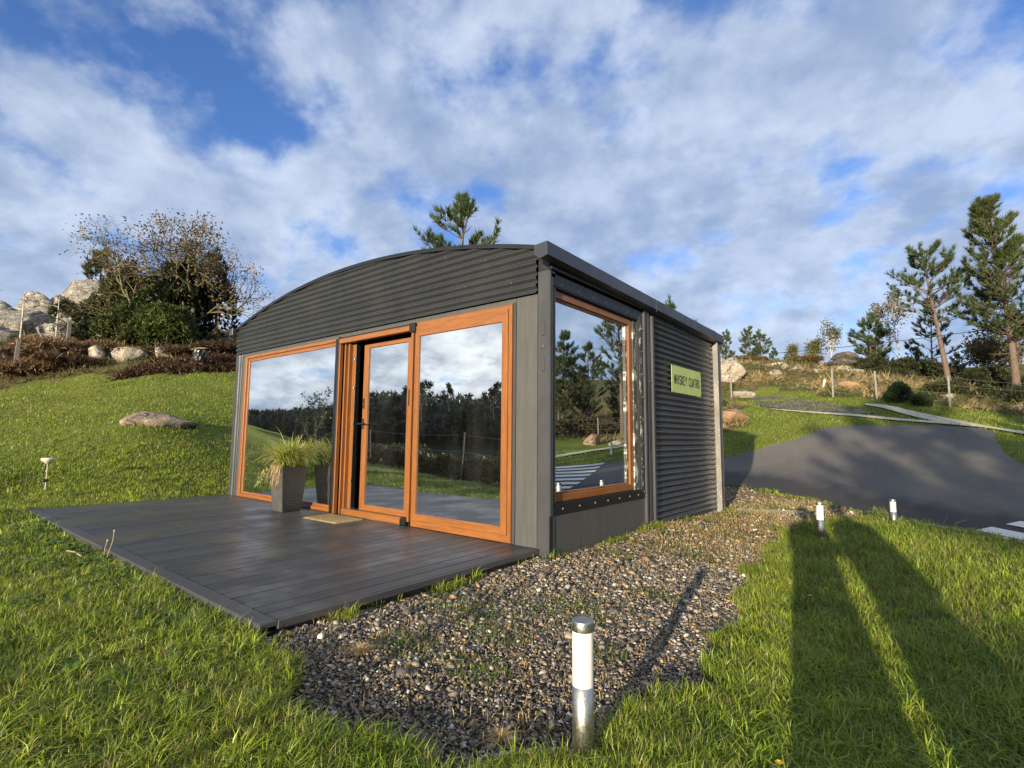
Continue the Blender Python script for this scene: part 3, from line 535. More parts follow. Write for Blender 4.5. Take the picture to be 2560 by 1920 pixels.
# --- side wall: low wall, steel window surround, wooden frame
part(MB().box(-.06, -.004, .10, 2.155, -.20, .300, 0, .003), 'low_wall', [GREY])
part(MB().box(-.03, .003, -.004, .032, -.12, .30, 0), 'corner_strip', [BLACK])
mb = MB(); ring(mb, .035, 1.99, .300, 2.54, .012, .115, .095, .085, -.006, .03, 0, 0, .002); ring(mb, .047, 1.875, .395, 2.455, .010, .012, .012, .010, .0, .12, 0, 0, .001)
fl = mb.build('window_surround', [BLACK], None); rot_to_side(fl); fl.parent = cabin; fl.matrix_parent_inverse = CI
o = part(MB().box(-.012, .0085, 1.885, 1.935, .40, 2.50), 'flaked_flange', [FLAKE]); part(MB().box(-.10, -.022, 1.779, 1.872, .41, 2.45), 'window_reveal', [FLAKE], label='far reveal with flaking pale sealant')
mb = MB(); ring(mb, .06, 1.775, .41, 2.44, .07, .085, .070, .075, .035, .12); ring(mb, .13, 1.69, .48, 2.365, .02, .012, .018, .02, .055, .12)
w3 = mb.build('window', [WH, WV], None)
for v in w3.data.vertices: x, y, z = v.co; v.co = (-y, x, z)
w3.data.materials[0] = WY; w3.parent = cabin; w3.matrix_parent_inverse = CI; w3['label'] = 'side window frame deeply set in black steel'
part(MB().box(-.12, -.058, 1.642, 1.676, .495, 2.35), 'glazing_bead', [FLAKE]); pane(w3, .14, 1.64, .49, 2.355, .075, True)
for y in [.20, .50, .80, 1.07, 1.33, 1.58, 1.80]: fix('bolt', bolt_me, (.006, y, .352), SR); fix('bolt', screw_me, (.006, y, 2.497), SR)  # top row has darker heads: shade under the gutter put into their colour
for z in [.33, .62, .90, 1.18, 1.46, 1.74, 2.02, 2.30]: fix('bolt', bolt_me, (.0085, 1.955, z+.05), SR)
part(MB().box(-.03, .030, 1.995, 2.045, .0, 2.60, 0, .006).box(-.03, .012, 2.045, 2.085, .0, 2.60).box(-.03, .024, 2.085, 2.165, -.12, 2.60, 0, .008), 'ribbed_column', [STEEL])
fix('bolt', bolt_me, (.026, 2.125, 1.72), SR)
part(MB().box(-.03, .004, 2.165, 2.188, -.1, 2.6), 'shadow_gap', [BLACK]); part(MB().box(-.03, .050, 2.188, 2.235, -.13, 2.56, 0, .004).box(-.03, .022, 2.235, 2.27, -.13, 2.56), 'angle_trim', [STEEL])
V, F = sheet(2.26, 4.60, -.135, lambda x: 2.60, 0.0, nx=12); V = [(-y-.002, x, z) for x, y, z in V]
o = part(MB().add(V, F), 'corrugated_sheet', [SHEET], True, label='side wall corrugated sheet behind the green sign'); md = o.modifiers.new('t', 'SOLIDIFY'); md.thickness = .0012; md.offset = 0; md = o.modifiers.new('e', 'EDGE_SPLIT'); md.split_angle = 1.1
for y, z in [(2.45, 2.09), (2.45, 1.1), (3.2, 2.392-PITCH_*2), (3.3, .55), (4.3, 1.0), (4.3, 2.392-PITCH_*5), (3.4, 2.392-PITCH_*24), (3.9, .7), (2.5, .3)]:
    z = 2.392-PITCH_*round((2.392-z)/PITCH_); fix('screw', screw_me, (.008, y, z), SR)
part(MB().box(-.03, .004, 4.60, 4.625, -.15, 2.6), 'shadow_gap', [BLACK]); part(MB().box(-.04, .085, 4.625, 4.645, -.17, 2.585, 0, .002).box(-.04, .06, 4.645, 4.85, -.17, 2.585), 'end_trim', [simple('sunlit_end_trim', (.17, .165, .15), .42, .3, 4, .3, .05)], label='edge trim at the back corner, coloured pale as if sunlit')  # end trim is paler than the other steel: sun on it put into the colour
fix('bolt', bolt_me, (.04, 4.622, 2.56), FR)
# eave: soffit board, beam and square gutter
part(MB().box(-.10, .0, .02, 4.83, 2.54, 2.575).box(-.13, -.002, -.012, 4.84, 2.60, 2.80, 0), 'eave_beam', [BLACK])
part(MB().box(-.0, .028, -.012, 4.86, 2.60, 2.632, 0, .003), 'eave_flashing', [BLACK])
V = []
for y, z in ((-.20, 2.800), (4.88, 2.715)):
    V += [(-.045, y, z-.012), (.105, y, z), (.108, y, z-.128), (.02, y, z-.150), (-.045, y, z-.100)]
V2 = V+[]
part(MB().add(V2, [(0, 1, 6, 5), (1, 2, 7, 6), (2, 3, 8, 7), (3, 4, 9, 8), (4, 0, 5, 9), (4, 3, 2, 1, 0), (5, 6, 7, 8, 9)]), 'gutter', [GUT], label='long square gutter along the side eave')
part(MB().box(.104, .1095, 2.19, 2.20, 2.60, 2.755), 'gutter_joint', [GUT])

# ceiling lamp inside
cl = MB().lathe([(.14, 0), (.14, .03), (.12, .045)], 0, 0, 24).build('ceiling_light', [OPAL], loc=(-.9, 2.3, 2.452)); tag(cl, 'round flat ceiling light seen faintly through the side window', 'ceiling light')

# sign
sg = thing('sign', 'lime green name sign reading WHISKEY CUATRO on the corrugated side wall', 'sign', (.018, 3.41, 1.83))
MB().box(0, .006, -.567, .567, -.19, .185, 0, .001).build('sign_plate', [simple('lime_board', (.40, .50, .155), .5, 0, 6, .07, .03)], sg)
FONT5 = {  # strokes on a 4x7 grid
 'W': [[(0, 7), (1, 0), (2, 5), (3, 0), (4, 7)]], 'H': [[(0, 0), (0, 7)], [(4, 0), (4, 7)], [(0, 3.5), (4, 3.5)]], 'I': [[(1, 0), (1, 7)]],
 'S': [[(4, 6.1), (3.2, 7), (.9, 7), (.1, 6), (.1, 4.8), (.9, 3.9), (3.1, 3.2), (4, 2.3), (4, 1), (3.1, 0), (.8, 0), (0, 1)]],
 'K': [[(0, 0), (0, 7)], [(4, 7), (0, 3), (1.1, 4), (4, 0)]], 'E': [[(3.6, 7), (0, 7), (0, 0), (3.6, 0)], [(0, 3.6), (3.0, 3.6)]], 'Y': [[(0, 7), (2, 3.4), (4, 7)], [(2, 3.4), (2, 0)]],
 'C': [[(3.9, 5.8), (3.1, 7), (1, 7), (0, 5.8), (0, 1.2), (1, 0), (3.1, 0), (3.9, 1.2)]], 'U': [[(0, 7), (0, 1.2), (1, 0), (3, 0), (4, 1.2), (4, 7)]],
 'A': [[(0, 0), (2, 7), (4, 0)], [(.8, 2.4), (3.2, 2.4)]], 'T': [[(0, 7), (4, 7)], [(2, 7), (2, 0)]], 'R': [[(0, 0), (0, 7), (2.8, 7), (3.8, 6.2), (3.8, 4.5), (2.8, 3.6), (0, 3.6)], [(1.9, 3.6), (4, 0)]],
 'O': [[(1, 0), (0, 1.2), (0, 5.8), (1, 7), (3, 7), (4, 5.8), (4, 1.2), (3, 0), (1, 0)]]}
cx = 0.0; adv = []; txt = 'WHISKEY CUATRO'; HT = .118; wu = .0128
for ch_ in txt:
    w_ = {'I': 2.0, ' ': 3.4}.get(ch_, 4); adv.append(cx); cx += (w_+1.75)*wu
x0 = -cx/2+.012
LET = simple('black_lettering', (.015, .015, .012), .5, 0, 5, .1, 0)
for ch_, a_ in zip(txt, adv):
    if ch_ == ' ': continue
    mb = MB()
    for st_ in FONT5.get(ch_, []):
        for (p, q_) in zip(st_[:-1], st_[1:]):
            P = Vector((x0+a_+p[0]*wu, -.062+p[1]*HT/7)); Q = Vector((x0+a_+q_[0]*wu, -.062+q_[1]*HT/7)); d = (Q-P); d.normalize(); nn_ = Vector((-d.y, d.x))*.0085; P = P-d*.0045; Q = Q+d*.0045
            pts = [P-nn_, Q-nn_, Q+nn_, P+nn_]; dx = .0075+random.uniform(0, .0004)
            mb.add([(dx, v.x, v.y) for v in pts]+[(.0055, v.x, v.y) for v in pts], [(0, 1, 2, 3), (0, 4, 5, 1), (1, 5, 6, 2), (2, 6, 7, 3), (3, 7, 4, 0)])
    mb.build('letter', [LET], sg)
for y, z in ((-.55, .17), (.55, .17), (-.55, -.175), (.55, -.175)): fix('screw', screw_me, (.006, y, z), SR, sg)

# ------------------------------------------------------------------ deck
deck = thing('wooden_deck', 'low dark grey board deck spreading in front of the cabin windows', 'deck', (-3.4, -1.27, 0))
DI = Matrix.Translation((3.4, 1.27, 0))
NB = 45; x0, x1 = -6.62, -.135; bw_ = (x1-x0)/NB
bd = MB().box(-bw_/2+.006, bw_/2-.006, -2.44, -.002, -.024, 0, 0, .003)
bme = mesh_py('board', bd.V, bd.F, [BOARD])
for i in range(NB):
    o = bpy.data.objects.new('board', bme); link(o, deck); o.matrix_parent_inverse = DI; o.location = (x0+(i+.5)*bw_, random.uniform(-.0015, .0), random.uniform(-.0012, .0008)); o.rotation_euler = (random.uniform(-.0004, .0004), random.uniform(-.003, .003), 0)
for nm, mb in (('edge_board', MB().box(-6.66, -.115, -2.545, -2.445, -.026, .002, 0, .003)), ('fascia_board', MB().box(-6.66, -.112, -2.548, -2.530, -.09, -.027, 0, .003)), ('side_trim', MB().box(-.132, -.108, -2.444, -.002, -.045, .001, 0, .003)), ('joist', MB().box(-.150, -.118, -2.529, -.02, -.145, -.047).box(-6.6, -6.56, -2.5, -.02, -.14, -.026).box(-6.56, -.17, -1.3, -1.25, -.14, -.026)), ('side_trim', MB().box(-6.655, -6.628, -2.44, -.016, -.06, .001, 0, .003))):
    o = mb.build(nm, [FASCIA if nm == 'fascia_board' else (BLACK if nm == 'joist' else BOARD)], deck); o.matrix_parent_inverse = DI

# door mat
m = MT('coir'); g = m.noise(260, 4, .8); b2 = m.noise(5, 5, .6); m.set(Base_Color=m.mix(m.mr(g, .35, .7), m.mix(m.mr(b2, .35, .65), (.16, .105, .035), (.26, .19, .075)), (.34, .26, .12)), Roughness=.95); m.bump(g, 1, .006)
V = []; F = []
nx_, ny_ = 40, 24
for j in range(ny_+1):
    for i in range(nx_+1):
        e = (i in (0, nx_)) or (j in (0, ny_)); V.append((-.345+.69*i/nx_+random.uniform(-.004, .004), -.2+.4*j/ny_+random.uniform(-.004, .004), .001 if e else .016+random.uniform(-.003, .003)))
for j in range(ny_):
    for i in range(nx_): a = j*(nx_+1)+i; F.append((a, a+1, a+nx_+2, a+nx_+1))
mt = MB().add(V, F).build('doormat', [m.m], None, True, (-3.0, -.30, .002)); mt.rotation_euler = (0, 0, .03); tag(mt, 'brown coir doormat lying on the deck before the open door', 'doormat')

# planter
pot = thing('planter', 'tall tapered dark grey wicker-look planter on the deck by the left window', 'planter', (-4.10, -.31, .001), 0)
m = MT('moulded_wicker'); wv = m.n('ShaderNodeTexWave'); wv.wave_type = 'BANDS'; wv.bands_direction = 'Z'; m.l(m.tc.outputs['Object'], wv.inputs[0]); wv.inputs['Scale'].default_value = 22
wv2 = m.n('ShaderNodeTexWave'); wv2.wave_type = 'BANDS'; wv2.bands_direction = 'Y'; m.l(m.tc.outputs['Object'], wv2.inputs[0]); wv2.inputs['Scale'].default_value = 16
hh_ = m.math('MULTIPLY', wv.outputs[1] if len(wv.outputs) > 1 else wv.outputs[0], wv2.outputs[1] if len(wv2.outputs) > 1 else wv2.outputs[0]); m.set(Base_Color=m.mix(m.mr(hh_, 0, .6), (.006, .006, .006), (.030, .029, .027)), Roughness=.5); m.bump(hh_, .8, .006); WICK = m.m
POTM = simple('planter_plastic', (.062, .062, .058), .48, 0, 8, .2, .05)
b0, b1, H_ = .122, .178, .585
# rows of a woven, slightly bulged wall: real relief on the two sides, plain front
V = []; F = []; M_ = []; R_ = 34
for j in range(R_+1):
    t = j/R_; w_ = b0+(b1-b0)*(t**.75); z = H_*t; rel = .0016*(1 if j % 2 else -1)
    ww = w_+rel
    for sx_, sy_ in ((-1, -1), (1, -1), (1, 1), (-1, 1)): V.append((sx_*(w_ if sy_ < 0 else ww), sy_*ww if sy_ > 0 else -w_, z))
for j in range(R_):
    for i in range(4): F.append((j*4+i, j*4+(i+1) % 4, (j+1)*4+(i+1) % 4, (j+1)*4+i)); M_.append(0 if i == 0 else 1)
F.append((3, 2, 1, 0)); M_.append(0)
k = R_*4; n0 = len(V); w_ = b1-.018
for sx_, sy_ in ((-1, -1), (1, -1), (1, 1), (-1, 1)): V.append((sx_*w_, sy_*w_, H_))
for i in range(4): F.append((k+i, k+(i+1) % 4, n0+(i+1) % 4, n0+i)); M_.append(0)
mb = MB(); mb.V = V; mb.F = F; mb.M = M_; mb.build('pot_body', [POTM, WICK], pot)
MB().box(-b1+.014, b1-.014, -b1+.014, b1-.014, H_-.06, H_-.03).build('soil', [simple('potting_soil', (.03, .02, .012), .95, 0, 30, .4, .5)], pot)
# arching grassy plant in the pot
def blades_mesh(name, segs, mat, parent=None, loc=None):
    """segs: list of (points (k,3), width, color, color2)"""
    V = []; F = []; C = []; o = 0
    for P, w, c0, c1 in segs:
        P = np.asarray(P); k = len(P); T = np.gradient(P, axis=0); S = np.cross(T, [0.01, .02, 1.]); S /= (np.linalg.norm(S, axis=1, keepdims=True)+1e-9)
        tt = np.linspace(0, 1, k)[:, None]; ww = w*(1-tt**2.2)*.5+.0006
        V.append(P-S*ww); V.append(P+S*ww); cc = np.array(c0)*(1-tt)+np.array(c1)*tt; C += [cc, cc]
        i = np.arange(k-1); F.append(np.stack([o+i, o+i+1, o+k+i+1, o+k+i], -1)); o += 2*k
    return ob(name, mesh_np(name, np.concatenate(V), np.concatenate(F), mat, np.concatenate(C)), parent, loc)
R = np.random.default_rng(3); segs = []
for i in range(760):
    a = R.uniform(0, 6.283); r0 = R.uniform(0, .13); ln_ = R.uniform(.30, .66); up = R.uniform(.62, 1.0)
    if R.random() < .25: ln_ = R.uniform(.4, .7)
    p = np.array([r0*math.cos(a), r0*math.sin(a), H_-.03]); a2 = a+R.normal(0, .5); d = np.array([math.cos(a2)*(1.1-up)*1.1, math.sin(a2)*(1.1-up)*1.1, up]); d /= np.linalg.norm(d); pts = [p.copy()]; K = 9; g_ = R.uniform(.16, .42)
    for j in range(K):
        d = d+np.array([math.cos(a2)*.07+R.normal(0, .04), math.sin(a2)*.07+R.normal(0, .04), -g_*(j+1)/K*.9]); d /= np.linalg.norm(d); p = p+d*ln_/K
        if p[1] > .245: p[1] = .245-R.uniform(0, .02)
        pts.append(p.copy())
    q = R.random(); c0 = np.array([.20, .27, .04])*R.uniform(.6, 1.2); c1 = np.array([.46, .50, .10])*R.uniform(.7, 1.15)
    if q < .2: c0 = np.array([.34, .27, .11]); c1 = np.array([.50, .40, .20])
    segs.append((pts, R.uniform(.008, .016), c0, c1))
# dead blades hanging over the front of the pot, trailing flowering stems
for i in range(46):
    x = R.uniform(-.17, .18); yy = -.155; L_ = R.uniform(.12, .36); p = np.array([x*.8, yy+.03, H_]); pts = [p, p+[x*.1, -.05, .04]]; q_ = pts[-1].copy()
    for j in range(6): q_ = q_+np.array([R.normal(0, .012)+x*.03, -.006+R.normal(0, .008), -L_/6]); q_[1] = min(q_[1], -.19); pts.append(q_.copy())
    segs.append((pts, R.uniform(.004, .008), np.array([.38, .30, .13]), np.array([.42, .30, .14])*R.uniform(.7, 1.1)))
gp = blades_mesh('leaves', segs, LEAF); plant = thing('potted_grass_plant', 'arching yellow-green grassy plant spilling over the grey planter', 'plant', (-4.10, -.31, .001)); gp.parent = plant
lf = []
for s_ in range(5):
    p = np.array([-.17, -.10-.02*s_, H_+.02]); d = np.array([-.55-.08*s_, -.15, -.25]); pts = [p.copy()]
    for j in range(9): d = d+np.array([.03*(s_-1.5), 0, -.09]); d /= np.linalg.norm(d); p = p+d*R.uniform(.035, .05); p[2] = max(p[2], .05); pts.append(p.copy())
    segs2 = (pts, .006, (.20, .24, .05), (.3, .34, .08)); lf.append(segs2)
    for q_ in pts[2:]:
        for _ in range(4):
            dd = R.normal(0, 1, 3); dd /= np.linalg.norm(dd); lf.append(([q_, q_+dd*.014, q_+dd*.030+[0, 0, -.006]], .014, (.40, .44, .12), (.60, .60, .28)))
blades_mesh('trailing_stem', lf, LEAF, plant)

# ------------------------------------------------------------------ vegetation generators
def unit(v): return v/(np.linalg.norm(v, axis=-1, keepdims=True)+1e-9)
def tufts(P, A, size, k, w, R, c0, c1, spread=.8, up=0.0):
    """k tapering triangles round each point P pointing along A"""
    n = len(P); size = np.broadcast_to(size, (n,))
    D = unit(A[:, None]*1.0+R.normal(0, spread, (n, k, 3))+np.array([0, 0, up])); ln_ = size[:, None]*R.uniform(.6, 1.15, (n, k))
    S = unit(np.cross(D, R.normal(0, 1, (n, k, 3)))); ww = w*(size/size.mean())[:, None, None]*.5
    O = P[:, None]+R.normal(0, .06, (n, k, 3))*size[:, None, None]
    a = O-S*ww; b = O+S*ww; c = O+D*ln_[..., None]
    V = np.stack([a, b, c], 2).reshape(-1, 3); F = np.arange(len(V)).reshape(-1, 3)
    q = R.random((n, k, 1))*.55+R.random((n, 1, 1))*.45
    C = np.array(c0)+(np.array(c1)-np.array(c0))*q; C = np.repeat(C[:, :, None], 3, 2).reshape(-1, 3)
    return V, F, C
def leafq(P, size, R, cols, flat=0.0):
    """one small quad leaf per point"""
    n = len(P); N_ = R.normal(0, 1, (n, 3)); N_[:, 2] += flat; N_ = unit(N_); A = unit(np.cross(N_, R.normal(0, 1, (n, 3)))); B = np.cross(N_, A); s_ = (size*R.uniform(.6, 1.3, n))[:, None]
    V = np.stack([P-A*s_, P+B*s_*.55, P+A*s_, P-B*s_*.55], 1).reshape(-1, 3); F = np.arange(len(V)).reshape(-1, 4)
    cols = np.array(cols); ci = R.integers(0, len(cols), n); C = cols[ci]*R.uniform(.7, 1.3, (n, 1)); return V, F, np.repeat(C, 4, 0)
def pine_meshes(H, base=.45, rad=2.0, seed=0, lean=(0, 0), trunk_r=.14, tiers=11, per=5, clump=.34, dens=1.0, droop=0.0, dry=0.0, top=.35):
    R = np.random.default_rng(seed); K = 14; t = np.linspace(0, 1, K)
    tx = lean[0]*t**1.3*H+.06*H*np.sin(t*3+seed)*.15; ty = lean[1]*t**1.3*H+.05*H*np.sin(t*4+seed*2)*.12
    tr = np.c_[tx-tx[0], ty-ty[0], t*H-.25*(t == 0)]
    lines = [(tr, trunk_r*(1-.88*t)+.01)]; P = []; A = []; S = []
    for i in range(tiers):
        f = base+(1-base)*((i+R.uniform(-.3, .3))/tiers); f = min(max(f, base*.9), .985)
        o = np.array([np.interp(f, t, tr[:, j]) for j in range(3)]); q = (f-base)/(1-base); L0 = rad*(math.sin(math.pi*min(.98, .22+.72*q))**.7*(1-.55*q)+top*.2)
        for j in range(max(3, int(per*(1-.35*q)))):
            if R.random() < .12: continue
            az = R.uniform(0, 6.283); L_ = L0*R.uniform(.55, 1.2); el = .1+.55*q-droop+R.normal(0, .12); d = np.array([math.cos(az)*math.cos(el), math.sin(az)*math.cos(el), math.sin(el)]); p = o.copy(); pts = [p.copy()]; m_ = 6
            for s_ in range(m_):
                d = unit(d+np.array([R.normal(0, .10), R.normal(0, .10), .10+R.normal(0, .06)])); p = p+d*L_/m_; pts.append(p.copy())
                if s_ >= 1:
                    bare = R.random() < (.35 if s_ < 3 else .05)
                    nb = 1+(R.random() < .8)
                    for _ in range(nb):
                        sd_ = unit(np.cross(d, [0, 0, 1])*R.choice([-1, 1])+d*.8+[0, 0, .35+R.normal(0, .2)]); ls = L_*R.uniform(.12, .34)*(1-.35*s_/m_)+.1; e = p+sd_*ls; lines.append((np.array([p, p+sd_*ls*.5+[0, 0, -.01], e]), np.array([.012, .009, .005])*(H/7)))
                        if not bare:
                            P.append(e); A.append(sd_+[0, 0, .5]); S.append(clump*R.uniform(.7, 1.15))
                            if R.random() < .75*dens: P.append(p+sd_*ls*.55); A.append(sd_+[0, 0, .7]); S.append(clump*R.uniform(.55, .9))
            P.append(p); A.append(d+[0, 0, .4]); S.append(clump*R.uniform(.9, 1.25))
            lines.append((np.array(pts), np.linspace(.028, .007, m_+1)*(H/7)*(1.15-.6*q)))
    for i in range(6): P.append(tr[-1]+R.normal(0, .09, 3)*[1, 1, 2]); A.append(np.array([R.normal(0, .3), R.normal(0, .3), 1.])); S.append(clump)
    # dead snags below the crown
    for i in range(int(8*base)):
        f = R.uniform(base*.45, base); o = np.array([np.interp(f, t, tr[:, j]) for j in range(3)]); az = R.uniform(0, 6.28); L_ = rad*R.uniform(.15, .5); e = o+np.array([math.cos(az), math.sin(az), R.uniform(-.1, .5)])*L_; lines.append((np.array([o, (o+e)/2+R.normal(0, .04, 3), e]), np.array([.016, .011, .004])*(H/7)))
    V, F = tubes_np(lines[:1], 9); V2, F2 = tubes_np(lines[1:], 4)
    tm = mesh_np('trunk', V, F, PBARK, smooth=True); lm = mesh_np('limbs', V2, F2, PBARK, smooth=True)
    P = np.array(P); A = unit(np.array(A)); S = np.array(S)
    g0 = np.array([.022, .042, .014]); g1 = np.array([.066, .100, .030]); g0 = g0*(1-dry)+np.array([.07, .06, .02])*dry; g1 = g1*(1-dry)+np.array([.20, .15, .05])*dry
    V, F, C = tufts(P, A, S, int(22*dens), .030, R, g0, g1, .42, .1)
    return tm, lm, mesh_np('crown', V, F, NEEDLE, C)
def tree_thing(name, meshes, x, y, label, cat, group=None, rz=0, s=1.0, dz=0.0):
    t = thing(name, label, cat, (x, y, hz(x, y)-.05+dz), rz, group); t.scale = (s, s, s)
    for me, nm in zip(meshes, ('trunk', 'limbs', 'crown')): ob(nm, me, t)
    return t
def copy_tree(o, parent=None):
    c = o.copy(); COL.objects.link(c)
    if parent is not None: c.parent = parent
    for ch in list(o.children): copy_tree(ch, c)
    return c
def broad_meshes(H, seed, spread=1.0, leaves=1500, lsize=.07, cols=((.16, .08, .03),), trunk_r=.13, levels=5, first=.3, lean=(0, 0), bark_m=None, airy=.3, up=.25, crook=.25, flatten=1.0, shrink=.74):
    R = np.random.default_rng(seed); lines = []; tips = []
    def grow(p, d, L_, r, lv):
        k = 5; pts = [p.copy()]
        for i in range(k):
            d = unit(d+R.normal(0, crook*.5, 3)+[0, 0, up*.12]); p = p+d*L_/k; pts.append(p.copy())
        lines.append((np.array(pts), np.linspace(r, r*.62, k+1)))
        if lv <= 1:
            for q in pts[2:]: tips.append(q)
        if lv == 0: return
        nb = 2+(R.random() < .65)
        for i in range(nb):
            dd = unit(d+unit(np.cross(d, R.normal(0, 1, 3)))*R.uniform(.45, .95)*spread); dd[2] *= flatten; dd = unit(dd+[0, 0, up*.3])
            grow(p, dd, L_*shrink*R.uniform(.75, 1.15), r*.6, lv-1)
        if lv >= 2: 
            q = pts[3]; dd = unit(d*.5+unit(np.cross(d, R.normal(0, 1, 3)))*spread+[0, 0, .1]); grow(q, dd, L_*.6, r*.42, lv-2)
    d0 = unit(np.array([lean[0], lean[1], 1.])); grow(np.array([0, 0, -.2]), d0, H*first, trunk_r, levels)
    V, F = tubes_np(lines[:1], 9); tm = mesh_np('trunk', V, F, bark_m or OBARK, smooth=True); V, F = tubes_np(lines[1:], 4); lm = mesh_np('limbs', V, F, bark_m or OBARK, smooth=True)
    tips = np.array(tips); i = R.integers(0, len(tips), leaves); P = tips[i]+R.normal(0, airy, (leaves, 3))*.5
    V, F, C = leafq(P, lsize, R, cols); return tm, lm, mesh_np('crown', V, F, LEAF, C)
def bush_mesh(name, rx, ry, rz_, n, seed, size=.12, c0=(.02, .045, .012), c1=(.08, .12, .03), w=.05, k=7, lumps=7, spread=.9, mat=None):
    R = np.random.default_rng(seed); L_ = np.c_[R.uniform(-.62, .62, lumps)*rx, R.uniform(-.62, .62, lumps)*ry, R.uniform(.15, .62, lumps)*rz_]; rad = R.uniform(.35, .62, lumps)
    i = R.integers(0, lumps, n); d = unit(R.normal(0, 1, (n, 3))); d[:, 2] = np.where(R.random(n) < .75, np.abs(d[:, 2]), d[:, 2]); rr_ = R.uniform(.45, 1.06, n)**.5
    P = L_[i]+d*np.array([rx, ry, rz_])*rad[i][:, None]*rr_[:, None]; P[:, 2] = np.maximum(P[:, 2], R.uniform(0, .12, n))
    return tufts(P, unit(d+[0, 0, .5]), size*R.uniform(.7, 1.3, n), k, w, R, c0, c1, spread)
def bush(name, x, y, rx, ry, rz_, label, n=900, seed=1, cat='bush', group=None, dz=0.0, woody=True, **kw):
    V, F, C = bush_mesh(name, rx, ry, rz_, n, seed, **kw)
    V[:, 2] *= (1+.35*(vnoise(V[:, 0]+seed, V[:, 1], max(rx*.45, .05), seed)-.45))[:]
    t = thing(name, label, cat, (x, y, hz(x, y)-.05+dz), 0, group); ob('foliage', mesh_np('foliage', V, F, LEAF, C), t)
    if woody:
        R = np.random.default_rng(seed+50); ls = []
        for i in range(7):
            e = np.array([R.uniform(-.6, .6)*rx, R.uniform(-.6, .6)*ry, rz_*R.uniform(.5, .85)]); ls.append((np.array([[e[0]*.1, e[1]*.1, -.1], e*.5+R.normal(0, .05, 3), e]), np.array([.03, .02, .006])*max(.4, min(1.5, rz_))))
        V, F = tubes_np(ls, 4); ob('stems', mesh_np('stems', V, F, OBARK, smooth=True), t)
    return t
def rock_mesh(sx, sy, sz, seed, cuts=9, mat=None, sub=4, rough=.06):
    R = np.random.default_rng(seed); bm = bmesh.new(); bmesh.ops.create_icosphere(bm, subdivisions=sub, radius=1); V = np.array([v.co[:] for v in bm.verts]); F = [[v.index for v in f.verts] for f in bm.faces]; bm.free()
    NRM = unit(R.normal(0, 1, (cuts+6, 3))); CC = R.uniform(.55, .84, cuts+6); DD = V@NRM.T
    rr_ = np.min(np.where(DD > .08, CC[None]/np.maximum(DD, .08), 9), axis=1); rr_ = np.minimum(rr_, 1.15); V = V*rr_[:, None]
    for f_, a_ in ((1.6, rough*1.5), (4.5, rough*.6), (11, rough*.28)):
        nn_ = np.zeros(len(V))
        for (i, j) in ((0, 1), (1, 2), (2, 0)): nn_ += 1-2*np.abs(vnoise(V[:, i]*f_+7, V[:, j]*f_+3, 1, seed+i)-.5)-.5
        V *= (1+a_*nn_)[:, None]
    V *= [sx, sy, sz]; me = mesh_np('rock', V, np.array(F), mat or ROCK, smooth=False); return me
def rock(name, x, y, sx, sy, sz, label, seed, mat=None, sink=.35, rz=0, group=None, cuts=9, tilt=0., cat='rock', dz=0., sub=4):
    o = ob(name, rock_mesh(sx, sy, sz, seed, cuts, mat, sub)); o.location = (x, y, hz(x, y)+sz*(1-2*sink)*.45+dz); o.rotation_euler = (tilt, tilt*.6, rz); return tag(o, label, cat, group)

# ------------------------------------------------------------------ trees seen in the photograph
# right-hand hillside
tree_thing('pine_tree', pine_meshes(7.5, .48, 2.2, 41, (-.10, -.0), .135, 11, 4, .36, 1.0, -.02, 0, .3), 3.51, 31.24, 'tall slender pine with bare leaning trunk on the right hillside', 'pine tree', None)
tree_thing('pine_tree', pine_meshes(10.0, .28, 1.9, 57, (-.045, .0), .17, 22, 7, .34, 1.25, .05, .12, .55), 5.95, 30.6, 'largest dense pine with thick brown trunk at the right edge', 'pine tree', None)
def small(seed, H=3, **k): return pine_meshes(H, k.get('base', .12), k.get('rad', 1.0), seed, (R0.uniform(-.04, .04), 0), .05, k.get('tiers', 9), 5, k.get('clump', .27), k.get('dens', .8), 0, k.get('dry', 0), .3)
R0 = np.random.default_rng(9)
GP = 'young pines along the hill skyline'
sm = [small(61, 3.0, rad=1.0), small(62, 3.0, rad=.8, base=.2), small(63, 3.0, rad=1.15)]
tree_thing('young_pine', sm[0], -8.2, 33.08, 'small bright pine rising just above the big pale boulder', 'pine tree', GP, .3, .72, 0)
tree_thing('young_pine', small(64, 3.5, rad=1.2, tiers=11), -8.6, 40.7, 'left stem of the twin-topped young pine on the skyline', 'pine tree', GP, 0, .80)
tree_thing('young_pine', sm[2], -7.8, 40.9, 'right stem of the twin-topped young pine on the skyline', 'pine tree', GP, 1, .86)
tree_thing('young_pine', sm[1], -7.46, 43.91, 'tiny pine right of the twin-topped pine on the skyline', 'pine tree', GP, 2, .50)
tree_thing('young_pine', sm[1], -6.7, 44.6, 'smallest pine sprig on the skyline, left of the thin eucalyptus', 'pine tree', GP, 3, .32)
tree_thing('young_pine', sm[2], -.37, 39.55, 'forked dark pine in the middle of the right skyline', 'pine tree', GP, 4, 1.28)
tree_thing('young_pine', sm[0], -.05, 39.9, 'second top of the forked dark pine in the middle of the right skyline', 'pine tree', GP, 5, 1.0)
tree_thing('young_pine', small(67, 5.2, rad=1.4, base=.25, tiers=11), 2.9, 40.8, 'slim pine standing just behind the tall leaning pine', 'pine tree', GP, 0, 1.0)
tree_thing('young_pine', sm[0], 1.75, 43.8, 'low dark pine left of the tall pine trunk', 'pine tree', GP, 2, .75)
tree_thing('young_pine', sm[2], 4.3, 44.0, 'low pine right of the tall pine trunk', 'pine tree', GP, 2.5, .6)
EUC = ((.05, .07, .03), (.09, .10, .045), (.13, .12, .05), (.07, .06, .03))
